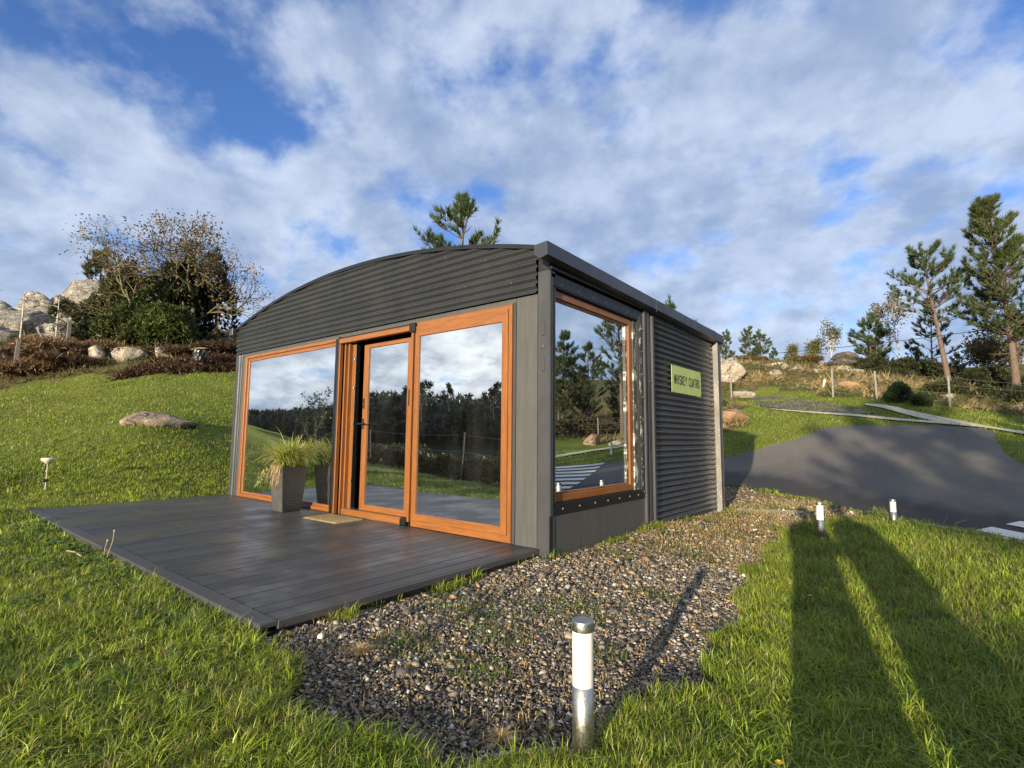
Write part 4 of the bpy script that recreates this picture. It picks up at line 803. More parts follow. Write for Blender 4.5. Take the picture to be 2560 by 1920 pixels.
GE = 'thin eucalyptus and round young trees on the skyline'
eu = broad_meshes(4.2, 71, .7, 1500, .085, EUC, .07, 5, .36, (0, 0), WBARK, .34, .5, .3, 1, .70)
tree_thing('eucalyptus', eu, -3.39, 44.69, 'airy eucalyptus with pale trunk over the stacked dark rocks', 'eucalyptus', GE, 0, .86)
tree_thing('eucalyptus', broad_meshes(6.6, 72, .5, 1900, .10, ((.10, .09, .04), (.17, .12, .06), (.07, .08, .035)), .09, 5, .38, (0, 0), WBARK, .34, .7, .22, 1, .68), 1.36, 42.2, 'tall thin brown-leaved eucalyptus left of the tall pine', 'eucalyptus', GE, 0, .80)
rd = broad_meshes(2.4, 73, .7, 1500, .075, ((.06, .08, .02), (.12, .13, .035), (.17, .16, .05)), .045, 4, .33, (0, 0), OBARK, .40, .6)
tree_thing('young_tree', rd, -4.95, 45.99, 'small rounded yellow-green tree on the skyline', 'tree', GE, 0, 1.1)
tree_thing('young_tree', rd, -6.12, 45.0, 'small leafy tree left of the rounded yellow-green one', 'tree', GE, 2, .9)
tree_thing('young_tree', rd, -2.2, 45.6, 'low shrubby tree right of the airy eucalyptus', 'tree', GE, 4, .55)
BR = ((.14, .09, .035), (.20, .14, .055), (.09, .07, .03), (.10, .10, .04))
tree_thing('brown_tree', broad_meshes(4.6, 75, .9, 3200, .09, BR, .10, 5, .30, (0, 0), OBARK, .55, .3), 6.6, 37.0, 'brown-leaved bushy tree behind the large pine trunk', 'tree', None)
tree_thing('brown_tree', broad_meshes(3.6, 76, .9, 2600, .09, ((.07, .08, .03), (.12, .10, .04)), .09, 5, .30, (0, 0), OBARK, .5, .3), 5.1, 38.6, 'low greenish tree between the two tall pine trunks', 'tree', None)
# behind the cabin
tree_thing('pine_tree', pine_meshes(8.7, .42, 2.1, 83, (0.02, 0), .13, 13, 5, .34, 1.25, .02, 0, .15), -11.38, 10.29, 'bright green pine top showing above the cabin roof', 'pine tree', None)
tree_thing('pine_tree', small(165, 4.6, rad=.75, base=.2), -7.42, 21.21, 'first pine tip peeping over the side gutter', 'pine tree', 'pine tips above the gutter', 0, 1.08)
tree_thing('pine_tree', small(166, 4.6, rad=.7, base=.2), -7.11, 24.03, 'second pine tip peeping over the far end of the side gutter', 'pine tree', 'pine tips above the gutter', 1, .97)
# left hill: oak, bare trees, ivy mass
OAK = ((.16, .085, .035), (.12, .07, .028), (.20, .115, .045), (.12, .10, .035), (.085, .075, .03))
tree_thing('oak_tree', broad_meshes(8.2, 108, 1.0, 2900, .065, OAK, .17, 6, .27, (.06, -.04), OBARK, .42, .18, .34, .80, .77), -25.05, 5.37, 'spreading oak with thin brown autumn leaves and crooked trunk', 'oak tree', None)
tree_thing('oak_tree', broad_meshes(7.2, 95, 1.0, 1900, .062, OAK, .13, 6, .27, (-.10, -.12), OBARK, .42, .16, .36, .80, .76), -26.9, 3.9, 'second brown-leaved oak leaning left over the rocks', 'oak tree', None, 1.2)
tree_thing('bare_tree', broad_meshes(5.6, 93, .55, 260, .07, OAK, .075, 5, .36, (0, 0), WBARK, .3, .5, .18, 1, .70), -25.56, 7.46, 'slim nearly bare pale-trunked tree beside the cabin roof edge', 'tree', None)
tree_thing('bare_tree', broad_meshes(5.0, 94, .6, 500, .07, OAK, .10, 5, .34, (.05, 0), OBARK, .3, .4, .2, 1, .70), -25.2, 6.6, 'dark ivy-wrapped slim tree right of the oak', 'tree', None)
tree_thing('pine_tree', sm[1], -41, 5.1, 'small dark pine behind the top of the rock outcrop', 'pine tree', None, 0, 1.5, 1.4)
tree_thing('pine_tree', small(99, 4.6, rad=1.5, base=.3), -28.6, -2.6, 'pine branch reaching in at the left edge by the fence', 'pine tree', None)
bush('ivy_thicket', -26.2, 6.0, 1.9, 1.9, 4.3, 'almost black ivy-covered thicket behind the oak trunk', 3600, 201, 'thicket', size=.22, w=.11, c0=(.006, .012, .004), c1=(.022, .032, .010), lumps=12)
bush('gorse_bush', -27.4, 4.4, 1.7, 1.7, 2.9, 'tall dark green gorse below the oak crown', 2600, 202, size=.20, w=.07, c0=(.015, .03, .008), c1=(.06, .085, .022), lumps=10)
bush('gorse_bush', -28.8, 4.1, 1.2, 1.3, 3.3, 'highest olive green gorse against the outcrop', 2600, 203, size=.22, w=.07, c0=(.03, .035, .012), c1=(.11, .10, .035), lumps=10)
bush('laurel_bush', -23.9, 4.35, 1.35, 1.2, 1.9, 'fresh green laurel bush at the foot of the oak', 2200, 204, size=.17, w=.08, c0=(.03, .045, .010), c1=(.11, .14, .03), lumps=12)
bush('bramble_bush', -25.2, 2.9, 1.3, 1.4, 1.9, 'mossy green bramble over the boulders left of the laurel', 2000, 205, size=.17, w=.07, c0=(.025, .04, .010), c1=(.11, .13, .03), lumps=9)
bush('gorse_bush', -29.8, 2.2, 1.1, 1.3, 1.9, 'yellow-green gorse clump on the outcrop ledge', 1300, 206, size=.19, w=.06, c0=(.05, .06, .012), c1=(.16, .17, .04))
bush('bramble_bush', -27.3, 2.0, .9, 1.0, 1.1, 'small dark bramble between the lower boulders', 900, 207, size=.17, w=.07, c0=(.012, .02, .006), c1=(.05, .06, .02))
for i, (x, y, r_, z_, lb) in enumerate([(-24.4, -.6, 1.3, 1.0, 'rusty bracken heap beside the left fence post'), (-25.6, .9, 1.4, 1.1, 'rusty bracken heap between the two left fence posts'), (-23.8, .9, 1.0, .6, 'dark brown bracken at the edge of the lawn'), (-27.0, -1.8, 1.5, 1.3, 'rusty bracken heap at the far left edge'), (-25.3, 2.4, .9, .5, 'low brown bracken under the left boulders'), (-23.6, 3.1, .7, .35, 'brown bracken below the pale stones'), (-22.8, 4.6, 1.0, .6, 'dark dead bracken right of the pale stones'), (-22.0, 6.3, 1.5, .9, 'dark dead bracken reaching the cabin corner'), (-24.0, 8.0, 1.6, .9, 'brown bracken under the slim bare trees')]):
    bush('bracken_clump', x, y, r_*1.15, r_*1.15, z_*.68, lb, 1000, 300+i, 'bracken', 'dead bracken along the left slope', woody=False, size=.24, w=.045, k=8, c0=(.035, .020, .010) if i in (2, 6, 7) else (.10, .060, .030), c1=(.12, .075, .035) if i in (2, 6, 7) else (.29, .19, .10), spread=1.1)
# outcrop
GO = 'granite boulders of the outcrop'
for a in [(-36.6, .2, 2.3, 1.8, 1.95, 'broad low granite shoulder at the left end of the outcrop', 1, .30, 0), (-36.6, 2.0, 2.0, 1.7, 2.15, 'slanting granite slab in the middle of the outcrop ridge', 2, .20, .3), (-35.8, 3.5, 1.5, 1.4, 2.15, 'tallest split granite block on the outcrop summit', 3, .12, .9), (-34.6, 4.6, 1.4, 1.4, 1.75, 'mossy granite slope falling right from the summit', 4, .22, 1.6),
          (-33.2, .8, 1.7, 1.2, 1.15, 'big tan boulder below the left shoulder', 5, .35, 2.2), (-31.4, 2.5, 1.35, 1.0, .9, 'flat-topped mossy boulder in front of the ridge', 6, .3, .2), (-31.9, -.8, 1.5, 1.0, .9, 'grey boulder at the left edge behind the sapling', 7, .4, 1.1), (-30.2, 3.6, .7, .7, 1.0, 'upright pale boulder right of the mossy one', 8, .3, 2.0), (-29.6, 1.5, .8, .6, .5, 'pale low boulder above the bracken', 9, .3, .7), (-34.6, 2.7, 1.3, 1.1, 1.55, 'cracked granite block under the summit', 10, .25, 2.7), (-31.0, 4.8, 1.0, 1.0, 1.4, 'lichen-covered granite among the gorse', 11, .3, .4),
          (-35.6, 1.3, 1.0, .9, 1.5, 'narrow granite wedge between the shoulder and the slab', 12, .2, 1.0), (-36.2, 4.0, .9, .9, 1.7, 'small pointed granite tooth beside the summit block', 13, .12, .3), (-37.4, -1.6, 1.6, 1.2, 1.3, 'low granite hump where the outcrop runs out of the picture', 14, .3, .8), (-34.0, -.9, 1.1, .9, .8, 'square granite block under the low shoulder', 15, .3, .5)]:
    rock('boulder', a[0], a[1], a[2]*1.15, a[3]*1.2, a[4]*(.95 if a[4] > 1.6 else 1.15), a[5], a[6]+400, ROCK, a[7], a[8], GO, 9, .14, sub=5)
for i in range(26):
    yy_ = -2.0+7.0*i/25; rock('boulder', -33.2-random.uniform(0, 2.6), yy_, random.uniform(.5, 1.1), random.uniform(.5, 1.0), random.uniform(.8, 1.7), 'jagged broken granite block in the face of the outcrop', 900+i, ROCK, .25, random.uniform(0, 6), 'broken granite blocks filling the outcrop', 7, .25, sub=3)
rock('stone', -23.9, 1.75, .45, .35, .42, 'first of the pale stones in a row above the lawn', 431, ROCKP, .25, .3, 'pale stones above the lawn', 9)
rock('stone', -23.0, 2.6, .75, .4, .40, 'longest of the pale stones in a row above the lawn', 432, ROCKP, .25, 1.2, 'pale stones above the lawn', 9)
rock('stone', -22.8, 3.8, .55, .35, .42, 'third pale stone nearest the laurel bush', 433, ROCKP, .25, 2.2, 'pale stones above the lawn', 9)
for i, (dx, dz_, s_) in enumerate([(0, 0, .42), (.28, .0, .36), (-.3, 0, .3), (.05, .3, .36), (-.1, .52, .26)]):
    rock('stacked_stone', -24.0+dx*.3, 6.9+dx, s_, s_*.9, .18, 'small flat stone %s of the pile by the cabin corner' % ('at the bottom middle', 'at the bottom right', 'at the bottom left', 'in the second course', 'on top')[i], 440+i, ROCKP, .3, i, 'stones piled by the cabin corner', 6, 0, 'stone', dz_+.05, 3)
rock('boulder', -12.2, .62, .66, .56, .27, 'flat granite boulder half buried in the lawn left of the cabin', 451, rockmat('speckled_granite', (.36, .28, .19), (.20, .155, .11), (.42, .35, .26), (.07, .055, .04)), .50, -.55, None, 9, 0.0, dz=-.06); bpy.data.objects['boulder.%03d' % (len([o for o in bpy.data.objects if o.name.startswith('boulder')])-1)].rotation_euler = (.22, .03, 1.27)

# soil and dead bracken heap
R = np.random.default_rng(77); pt = []
while len(pt) < 5200:
    x, y = R.uniform(-23.2, -17.6), R.uniform(.8, 8)
    if inpoly(np.array([x]), np.array([y]), HEAPP)[0]: pt.append((x, y))
pt = np.array(pt); z = h(pt[:, 0], pt[:, 1]); hb = np.clip((fbm(pt[:, 0], pt[:, 1], 1.3, 31)-.25)*1.2, 0, .8)*np.clip((pt[:, 1]-1)/3, .1, 1)
P = np.c_[pt, z+hb*R.random(len(pt))]; V, F, C = tufts(P, unit(np.c_[R.normal(0, .4, (len(pt), 2)), np.ones(len(pt))*.6]), .17, 5, .045, R, (.018, .008, .004), (.085, .040, .018), 1.2)
tag(ob('brush_heap', mesh_np('brush_heap', V, F, LEAF, C)), 'low heap of dark soil and dead bracken above the lawn by the cabin', 'brush heap', kind='stuff')
# wrapped stump with a slab on top
st = thing('wrapped_stump', 'post stump wrapped in shiny black plastic with a flat stone on top', 'stump', (-19.5, 4.0, hz(-19.5, 4.0)-.05))
V = []; F = []; nn_ = 22; kk = 16
for j in range(kk+1):
    t_ = j/kk; z = t_*.86
    for i in range(nn_):
        a = 2*math.pi*i/nn_; r_ = (.235-.05*math.sin(t_*3.1)*.6+.02*math.cos(t_*9))+.026*math.sin(a*5+t_*6)+.018*math.sin(a*9-t_*14); V.append((r_*math.cos(a)+.05*t_, r_*math.sin(a), z))
for j in range(kk):
    for i in range(nn_): F.append((j*nn_+i, j*nn_+(i+1) % nn_, (j+1)*nn_+(i+1) % nn_, (j+1)*nn_+i))
F.append(tuple(range(kk*nn_, kk*nn_+nn_))); MB().add(V, F).build('plastic_wrap', [simple('black_plastic', (.02, .02, .022), .34, 0, 9, .3, .15)], st)
sl = ob('top_slab', rock_mesh(.45, .36, .05, 470, 5, ROCKP, 3), st); sl.location = (.03, 0, .90)
# left fence, saplings, garden light
def fence(name, pts, ph, label, wires=(.25, .6, .95, 1.25), pr=.045, mat=None, lean=0.0):
    t = thing(name, label, 'fence', (pts[0][0], pts[0][1], hz(*pts[0]))); I = Matrix.Translation((-pts[0][0], -pts[0][1], -hz(*pts[0]))); tops = []
    for i, (x, y) in enumerate(pts):
        z = hz(x, y); lx, ly = random.uniform(-lean, lean), random.uniform(-lean, lean); H_ = ph*random.uniform(.96, 1.04)
        mb = MB(); mb.V = [(x-pr, y-pr, z-.2), (x+pr, y-pr, z-.2), (x+pr, y+pr, z-.2), (x-pr, y+pr, z-.2)]+[(x+lx+dx, y+ly+dy, z+H_) for dx, dy in ((-pr, -pr), (pr, -pr), (pr, pr), (-pr, pr))]
        mb.F = [(3, 2, 1, 0), (4, 5, 6, 7), (0, 1, 5, 4), (1, 2, 6, 5), (2, 3, 7, 6), (3, 0, 4, 7)]; mb.M = [0]*6
        o = mb.build('post', [mat or FPOST], t); o.matrix_parent_inverse = I; tops.append((x, y, z, lx, ly, H_))
    for w_ in wires:
        P = []
        for a, b in zip(tops[:-1], tops[1:]):
            for s_ in range(6):
                f = s_/6; q = [a[k]*(1-f)+b[k]*f for k in range(3)]; P.append((q[0], q[1]-pr, q[2]+w_*ph/1.3-.05*math.sin(math.pi*f)))
        P.append((tops[-1][0], tops[-1][1]-pr, tops[-1][2]+w_*ph/1.3)); V, F = tube(P, .006, 4); o = MB().add(V.tolist(), F).build('wire', [WIRE], t); o.matrix_parent_inverse = I
    return t
fence('wire_fence', [(-24.71, -4.2), (-24.71, -.62), (-26.94, 1.29), (-29.5, 3.0)], 1.35, 'leaning grey posts and thin wire in the bracken at the far left', lean=.10, pr=.06)
def sapling(x, y, H_, seed, label):
    R = np.random.default_rng(seed); ls = [(np.array([[0, 0, -.1], [-.02, 0, H_*.35], [-.06, 0, H_*.7], [-.12, 0, H_]]), np.array([.04, .035, .024, .01]))]
    for i in range(16):
        f = R.uniform(.15, .95); o = np.array([-.12*f**2, 0, H_*f]); az = R.choice([0, math.pi])+R.normal(0, .7); L_ = R.uniform(.5, 1.3)*(1.1-f*.5); pts = [o]; d = np.array([math.cos(az), math.sin(az), .55]); p = o.copy()
        for j in range(5): d = unit(d+[0, 0, -.22]); p = p+d*L_/5; pts.append(p.copy())
        ls.append((np.array(pts), np.linspace(.016, .005, 6)))
    t = thing('bare_sapling', label, 'sapling', (x, y, hz(x, y))); V, F = tubes_np(ls[:1], 6); ob('stem', mesh_np('stem', V, F, WBARK, smooth=True), t); V, F = tubes_np(ls[1:], 4); ob('twigs', mesh_np('twigs', V, F, WBARK, smooth=True), t)
sapling(-27.2, -.22, 2.9, 5, 'tall pale bare sapling with drooping twigs at the far left'); sapling(-28.0, 1.05, 2.2, 6, 'shorter pale bare sapling right of the tall one')
gl_ = thing('garden_light', 'small stake light with pale mushroom top in the left lawn', 'garden light', (-9.01, -1.98, hz(-9.01, -1.98)))
MB().lathe([(.012, -.1), (.010, .48)], 0, 0, 8).build('stake', [simple('pale_stake', (.38, .35, .26), .6, 0, 9, .1, 0)], gl_); MB().lathe([(.02, .455), (.055, .49), (.10, .535), (.098, .55), (.05, .565)], 0, 0, 20).build('lamp_head', [simple('pale_head', (.62, .55, .42), .5, 0, 9, .1, 0)], gl_, True); MB().lathe([(.02, .16), (.05, .18), (.05, .20), (.02, .21)], .02, -.02, 10).build('collar', [BLACK], gl_)

# ------------------------------------------------------------------ right hill: rocks, bushes, fence, cable
rock('boulder', -6.55, 28.5, 1.15, .9, .95, 'big pale angular boulder beside the cabin rear corner', 501, ROCKP, .2, .4, None, 11, .1)
rock('boulder', -7.7, 28.8, .8, .8, .9, 'rounded pale boulder left of the big angular one', 502, ROCKP, .25, 1.4, None, 9, .1)
rock('boulder', -3.35, 17.1, .62, .5, .42, 'rust-stained boulder at the foot of the bank by the cabin', 503, ROCKO, .25, .9, None, 10, .1)
rock('boulder', -5.4, 26.6, .75, .4, .33, 'low pale rock by the leftmost right-hand fence post', 504, ROCKP, .3, .2, None, 9)
for a in [(-4.4, 29.6, .6, .4, .3, 505, 'tan rock on the slope above the dark track'), (-4.9, 32.6, .9, .5, .36, 506, 'dark topped rock near the skyline'), (-3.6, 31.9, .7, .4, .28, 507, 'flat pale rock right of the dark topped one'), (-2.6, 32.6, .5, .3, .2, 508, 'small pale rock near the skyline centre'), (-.5, 28.2, .6, .45, .32, 509, 'pinkish rock behind the middle fence posts'), (5.6, 24.0, .42, .3, .2, 510, 'orange rock in the grass at the right edge'), (3.3, 27.5, .7, .4, .22, 511, 'flat pale rock left of the tall pine base'), (5.8, 27.0, .6, .4, .2, 512, 'pale rock below the large pine trunk'), (13.1, 23.5, .6, .5, .55, 513, 'pointed tan rock right of the path'), (10.8, 22.5, .6, .4, .25, 514, 'low tan rock by the path')]:
    rock('rock', a[0], a[1], a[2], a[3], a[4], a[6], a[5], ROCKO if a[5] in (509, 510, 513) else ROCKP, .3, a[5], 'rocks scattered on the right slope', 9, 0, 'rock', 0, 3)
for i, (dz_, sx_, sy_, sz_, lb, mt_) in enumerate([(0, 1.0, .9, .42, 'lowest pale slab of the stacked rocks', ROCKP), (.52, 1.1, .9, .26, 'middle dark slab of the stacked rocks', ROCKD), (.95, .95, .8, .34, 'dark rounded cap stone of the stacked rocks', ROCKD)]):
    rock('stacked_rock', -1.95+.08*i, 37.1, sx_*.85, sy_, sz_, lb, 520+i, mt_, .3, .3*i, 'stacked rocks on the right skyline', 8, 0, 'rock', dz_, 3)
rock('rock', -1.2, 36.0, .8, .5, .4, 'tumbled pale rock below the stacked rocks', 525, ROCKP, .3, .5, None, 9, 0, 'rock', 0, 3)
bush('juniper_bush', 1.6, 24.6, .62, .5, .80, 'small dark juniper bush in front of the right fence', 900, 231, size=.14, w=.05, c0=(.012, .03, .012), c1=(.04, .07, .025))
bush('juniper_bush', 2.45, 24.2, .5, .4, .55, 'smaller dark bush right of the juniper', 500, 232, size=.13, w=.05, c0=(.015, .035, .012), c1=(.05, .075, .025))
bush('fern_bush', -5.2, 19.2, 1.1, .9, .9, 'green fern tangle on the bank against the cabin corner', 1500, 233, size=.2, w=.05, c0=(.02, .05, .014), c1=(.08, .13, .03))
bush('fern_bush', -6.6, 22.4, 1.2, 1.0, .9, 'olive bush on top of the bank behind the cabin', 1200, 234, size=.2, w=.05, c0=(.04, .045, .014), c1=(.14, .13, .045))
for i, (x, y, rx, rz_, lb) in enumerate([(-.2, 37.6, 1.4, 1.1, 'dark gorse right of the stacked rocks'), (2.3, 36.6, 1.8, 1.2, 'dark gorse bank left of the tall pine'), (4.6, 34.2, 1.6, 1.15, 'dark gorse bank right of the tall pine'), (6.6, 33.2, 1.5, 1.0, 'dark gorse bank behind the large pine'), (-4.2, 38.6, 1.3, .55, 'olive heather below the small skyline trees'), (-7.2, 36.0, 1.2, .55, 'olive heather behind the big pale boulder'), (.6, 34.8, 1.2, .7, 'dark gorse on the slope behind the fence'), (3.0, 28.8, 1.0, .6, 'brambles round the foot of the tall pine'), (5.4, 29.0, 1.2, .6, 'brambles round the foot of the large pine')]):
    bush('gorse_bank', x, y, rx, rx*.8, rz_, lb, 1300, 250+i, group='dark gorse along the right hill', woody=False, size=.22, w=.07, c0=(.012, .018, .007) if i not in (4, 5) else (.05, .04, .015), c1=(.055, .062, .022) if i not in (4, 5) else (.16, .12, .045))
fence('wire_fence', [(-5.92, 26.17), (-.9, 24.85), (.8, 24.9), (3.33, 24.96), (6.6, 25.3), (10.2, 25.6), (14, 25.8), (17.8, 26.3), (22, 26.8)], 1.32, 'grey concrete posts with sagging wires across the right hillside', lean=.03, pr=.036)
P = []
for i in range(25):
    f = i/24; P.append((-14+34*f, 30.5, 6.5+1.7*f-1.6*math.sin(math.pi*f)*.6))
V, F = tube(P, .016, 4); tag(MB().add(V.tolist(), F).build('overhead_cable', [BLACK]), 'thin black overhead cable crossing behind the right-hand pines', 'cable')
mp_ = MB().box(-.05, .05, -.04, .04, -.05, .42, 0, .01).build('marker_peg', [simple('pale_peg', (.6, .56, .48), .6, 0, 9, .1, 0)], None, False, (-1.73, 27.94, hz(-1.73, 27.94))); mp_.rotation_euler = (0, .25, 0); tag(mp_, 'short pale leaning peg on the slope behind the fence', 'peg')

# ------------------------------------------------------------------ bollard lights
def bollard(x, y, z, H_, label, rz=0):
    t = thing('bollard_light', label, 'bollard light', (x, y, z), rz, 'low bollard garden lights')
    MB().lathe([(.062, -.02), (.062, .008), (.040, .012)], 0, 0, 28).build('base_plate', [simple('base_plate_grey', (.30, .31, .31), .5, .4, 9, .1, 0)], t, False)
    MB().lathe([(.038, 0), (.038, H_*.555), (.034, H_*.557)], 0, 0, 36).build('steel_tube', [POSTM], t, False); MB().lathe([(.0372, H_*.556), (.0376, H_*.56), (.0376, H_*.925), (.0372, H_*.93)], 0, 0, 36).build('lamp_cover', [OPAL], t, False)
    MB().lathe([(.0385, H_*.928), (.039, H_*.93), (.039, H_*.992), (.0375, H_), (.034, H_*1.001), (.001, H_*1.0015)], 0, 0, 36).build('cap', [POSTM], t, False)
    for o in t.children:
        for p in o.data.polygons: p.use_smooth = abs(p.normal.z) < .5
    MB().box(.004, .022, -.0395, -.037, .03, .055).build('sticker', [OPAL], t)
    return t
bollard(1.735, -2.29, -.125, .495, 'nearest bollard light with long steel tube in the foreground', .3)
bollard(1.69, 2.89, -.125, .435, 'second bollard light between the gravel and the grass')
bollard(2.235, 5.21, -.20, .385, 'farther small bollard light at the edge of the asphalt')
bollard(6.01, 12.6, hz(6.01, 12.6), .6, 'bollard light across the road, seen in the side window')

# ------------------------------------------------------------------ what stands beside and behind the viewer (seen in the glass, or casting the shadows)
pm = [pine_meshes(7.5, .18, 2.0, 141, (0, 0), .13, 14, 6, .36, 1.0, 0, .1), pine_meshes(9.5, .38, 2.0, 142, (.02, 0), .15, 14, 5, .36, 1.1, 0, .05), pine_meshes(5, .1, 1.6, 143, (0, 0), .10, 11, 6, .34, .9, 0, .15)]
GR = 'pines beyond the fence reflected in the side window'
for i, (x, y, k, s_, lb) in enumerate([(13.1, 27.4, 1, .98, 'tall open pine reflected at the right of the side window'), (19.1, 29.4, 0, 1.0, 'full pine reflected at the left of the side window'), (17.6, 30.8, 0, .88, 'second full pine reflected beside the left one'), (16.8, 34.5, 2, 1.0, 'low pine reflected between the full and the tall pine'), (21.5, 31, 1, .8, 'thin pine behind the reflected group'), (20.3, 34, 0, .7, 'small pine at the back of the reflected group'), (15, 36, 2, .9, 'short pine far behind the reflected fence'), (23.5, 28, 0, .95, 'outer pine of the reflected group'), (26, 31, 2, 1.2, 'outermost low pine of the reflected group'), (18.3, 27.6, 2, .75, 'front low pine of the reflected group'), (11.6, 38, 2, .9, 'low pine behind the tall reflected pine')]):
    tree_thing('pine_tree', pm[k], x, y, lb, 'pine tree', GR, i*1.3, s_)
for i, (x, y, lb) in enumerate([(15.5, 27.4, 'gorse under the reflected pines, nearest the path'), (19.5, 27.2, 'gorse under the reflected pines, to the right'), (12, 30, 'gorse at the foot of the tall reflected pine'), (17, 24.0, 'brown gorse below the reflected fence')]):
    bush('gorse_bank', x, y, 2.2, 1.6, 1.1, lb, 1000, 270+i, group='gorse under the reflected pines', woody=False, size=.24, w=.07, c0=(.03, .03, .012), c1=(.12, .10, .035))
for i, (x, y, s_, lb) in enumerate([(10.2, -27, 1.45, 'shade-casting pine behind the viewer, nearest the road'), (13.2, -31, 1.6, 'shade-casting pine behind the viewer, farthest back'), (15.6, -26, 1.4, 'shade-casting pine behind the viewer, farthest right')]):
    tree_thing('pine_tree', pm[1], x, y, lb, 'pine tree', 'pines behind the viewer', i*2.1, s_)
GB = 'bushes beyond the deck reflected in the front windows'
for i, (x, y, rx, rz_, lb) in enumerate([(-4.0, -6.3, .9, .9, 'low dark bush nearest the deck corner'), (-5.6, -6.6, 1.0, 1.05, 'rounded bush beyond the deck, left of the low one'), (-7.6, -6.9, 1.1, .85, 'olive bush beyond the lawn strip'), (-9.6, -7.9, 1.2, .9, 'brown-green bush at the lawn end'), (-12.2, -8.6, 1.4, 1.2, 'wide bush beyond the far lawn'), (-15.5, -9.4, 1.5, 1.2, 'bush by the reflected post'), (-19, -9.5, 1.6, 1.3, 'farthest bush of the reflected row'), (-2.4, -6.9, .9, .9, 'dark bush at the right of the reflected row')]):
    bush('reflected_bush', x, y, rx, rx*.8, rz_*.8, lb, 1400, 280+i, group=GB, size=.15, w=.05, c0=(.03, .035, .012), c1=(.13, .12, .05))
tree_thing('bare_tree', broad_meshes(2.9, 97, .6, 420, .07, ((.06, .08, .03), (.1, .09, .04)), .06, 5, .34, (0, 0), OBARK, .3, .5), -19.0, -8.8, 'small thin tree reflected in the left window', 'tree', None)
fence('wire_fence', [(-19.4, -8.0), (-13.6, -7.8), (-7.2, -6.2), (-2.4, -6.0), (1.6, -7.5)], 1.3, 'thin post and wire fence beyond the deck lawn', (.75, 1.2), lean=.06, pr=.020, mat=simple('dark_post', (.10, .095, .08), .8, 0, 9, .2, .2))
rock('boulder', -6.1, -7.6, .5, .3, .45, 'pale pointed rock beyond the reflected fence', 531, ROCKP, .2, .4, None, 9, .2)
# wooded ridge far behind: one mass
R = np.random.default_rng(55); P = []
for i in range(1100):
    a = R.uniform(-158, -104); 
    # bearing measured from +y; ridge height falls away to the west
    d = R.uniform(75, 130); x = CAM.x+d*math.sin(math.radians(a)); y = d*math.cos(math.radians(a))+3.9
    P.append((x, y, d, a))
V_ = []; F_ = []; C_ = []; off = 0
for (x, y, d, a) in P:
    z0 = hz(x, y); k_ = (a+158)/54; top = float(np.interp(a, [-158, -140, -126, -122, -118, -113, -104], [4.6, 4.5, 4.6, 3.3, 2.4, 1.9, 1.4]))+R.normal(0, .13)      # degrees above eye level
    zt = 1.0+d*math.tan(math.radians(max(top, .6)*R.uniform(.45, 1.0))); H_ = max(zt-z0, 2.0); n_ = 26; rw = R.uniform(1.6, 3.0)
    u_ = R.random(n_); ph_ = R.uniform(0, 6.28, n_); rr_ = rw*np.sin(np.pi*np.clip(.12+.8*u_, 0, 1))**.8*R.uniform(.4, 1, n_); Q = np.c_[x+rr_*np.cos(ph_), y+rr_*np.sin(ph_), z0+H_*(.15+.85*u_)]
    v, f, c = tufts(Q, unit(np.c_[np.cos(ph_), np.sin(ph_), np.ones(n_)*.9]), 1.0, 5, .6, R, (.060, .075, .055), (.12, .135, .09), .6); V_.append(v); F_.append(f+off); C_.append(c); off += len(v)
tag(ob('far_wood', mesh_np('far_wood', np.concatenate(V_), np.concatenate(F_), LEAF, np.concatenate(C_))), kind='stuff')
EW = broad_meshes(9, 171, .6, 1500, .30, ((.02, .03, .012), (.035, .04, .02)), .16, 5, .42, (0, 0), OBARK, .6, .6, .2, 1, .66)
for i, (a, d, s_) in enumerate([(-141, 56, .95), (-139, 58, .85), (-150, 60, .9), (-146, 62, .8), (-144.5, 60, 1.0), (-153, 58, .85), (-131, 60, .95), (-129.6, 60, 1.05), (-134, 64, .7)]):
    x = CAM.x+d*math.sin(math.radians(a)); y = 3.9+d*math.cos(math.radians(a)); zt = 1.0+d*math.tan(math.radians(4.8)); sc_ = s_*.45; tree_thing('eucalyptus', EW, x, y, 'thin eucalyptus standing above the dark wooded ridge, '+('left of the door reflection', 'beside the left one', 'far right', 'right of centre', 'centre right', 'farthest right', 'first of the left pair', 'second of the left pair', 'at the ridge middle')[i], 'eucalyptus', 'eucalyptus tops above the wooded ridge', i*1.1, sc_, zt-hz(x, y)-9*sc_+.6)

# ------------------------------------------------------------------ scattered ground cover
def scatter(N_, rmin, rmax, R, az0=None, az1=None, power=1.0):
    r = np.exp(R.uniform(math.log(rmin), math.log(rmax), N_)); az = R.uniform(az0 if az0 is not None else -math.pi, az1 if az1 is not None else math.pi, N_)
    return CAM.x+r*np.sin(az), CAM.y+r*np.cos(az), r
VA0, VA1 = YAW-math.radians(54), YAW+math.radians(54)
CABP = [(-6.7, -2.56), (-.1, -2.56), (-.1, -.02), (.03, -.02), (.03, 2.3), (.1, 4.87), (-6.7, 4.87)]
def onlawn(x, y):
    bed, moor, soil, trk = masks(x, y); b2 = inpoly(x+(fbm(x, y, .3, 81)-.5)*.7, y+(fbm(x, y, .3, 82)-.5)*.7, BEDP); bed = bed & b2
    bed = bed | (np.hypot(x-1.735, y+2.29) < .07)
    return ~bed & ~moor & ~soil & ~inpoly(x, y, ROADP) & ~inpoly(x, y, CABP), moor
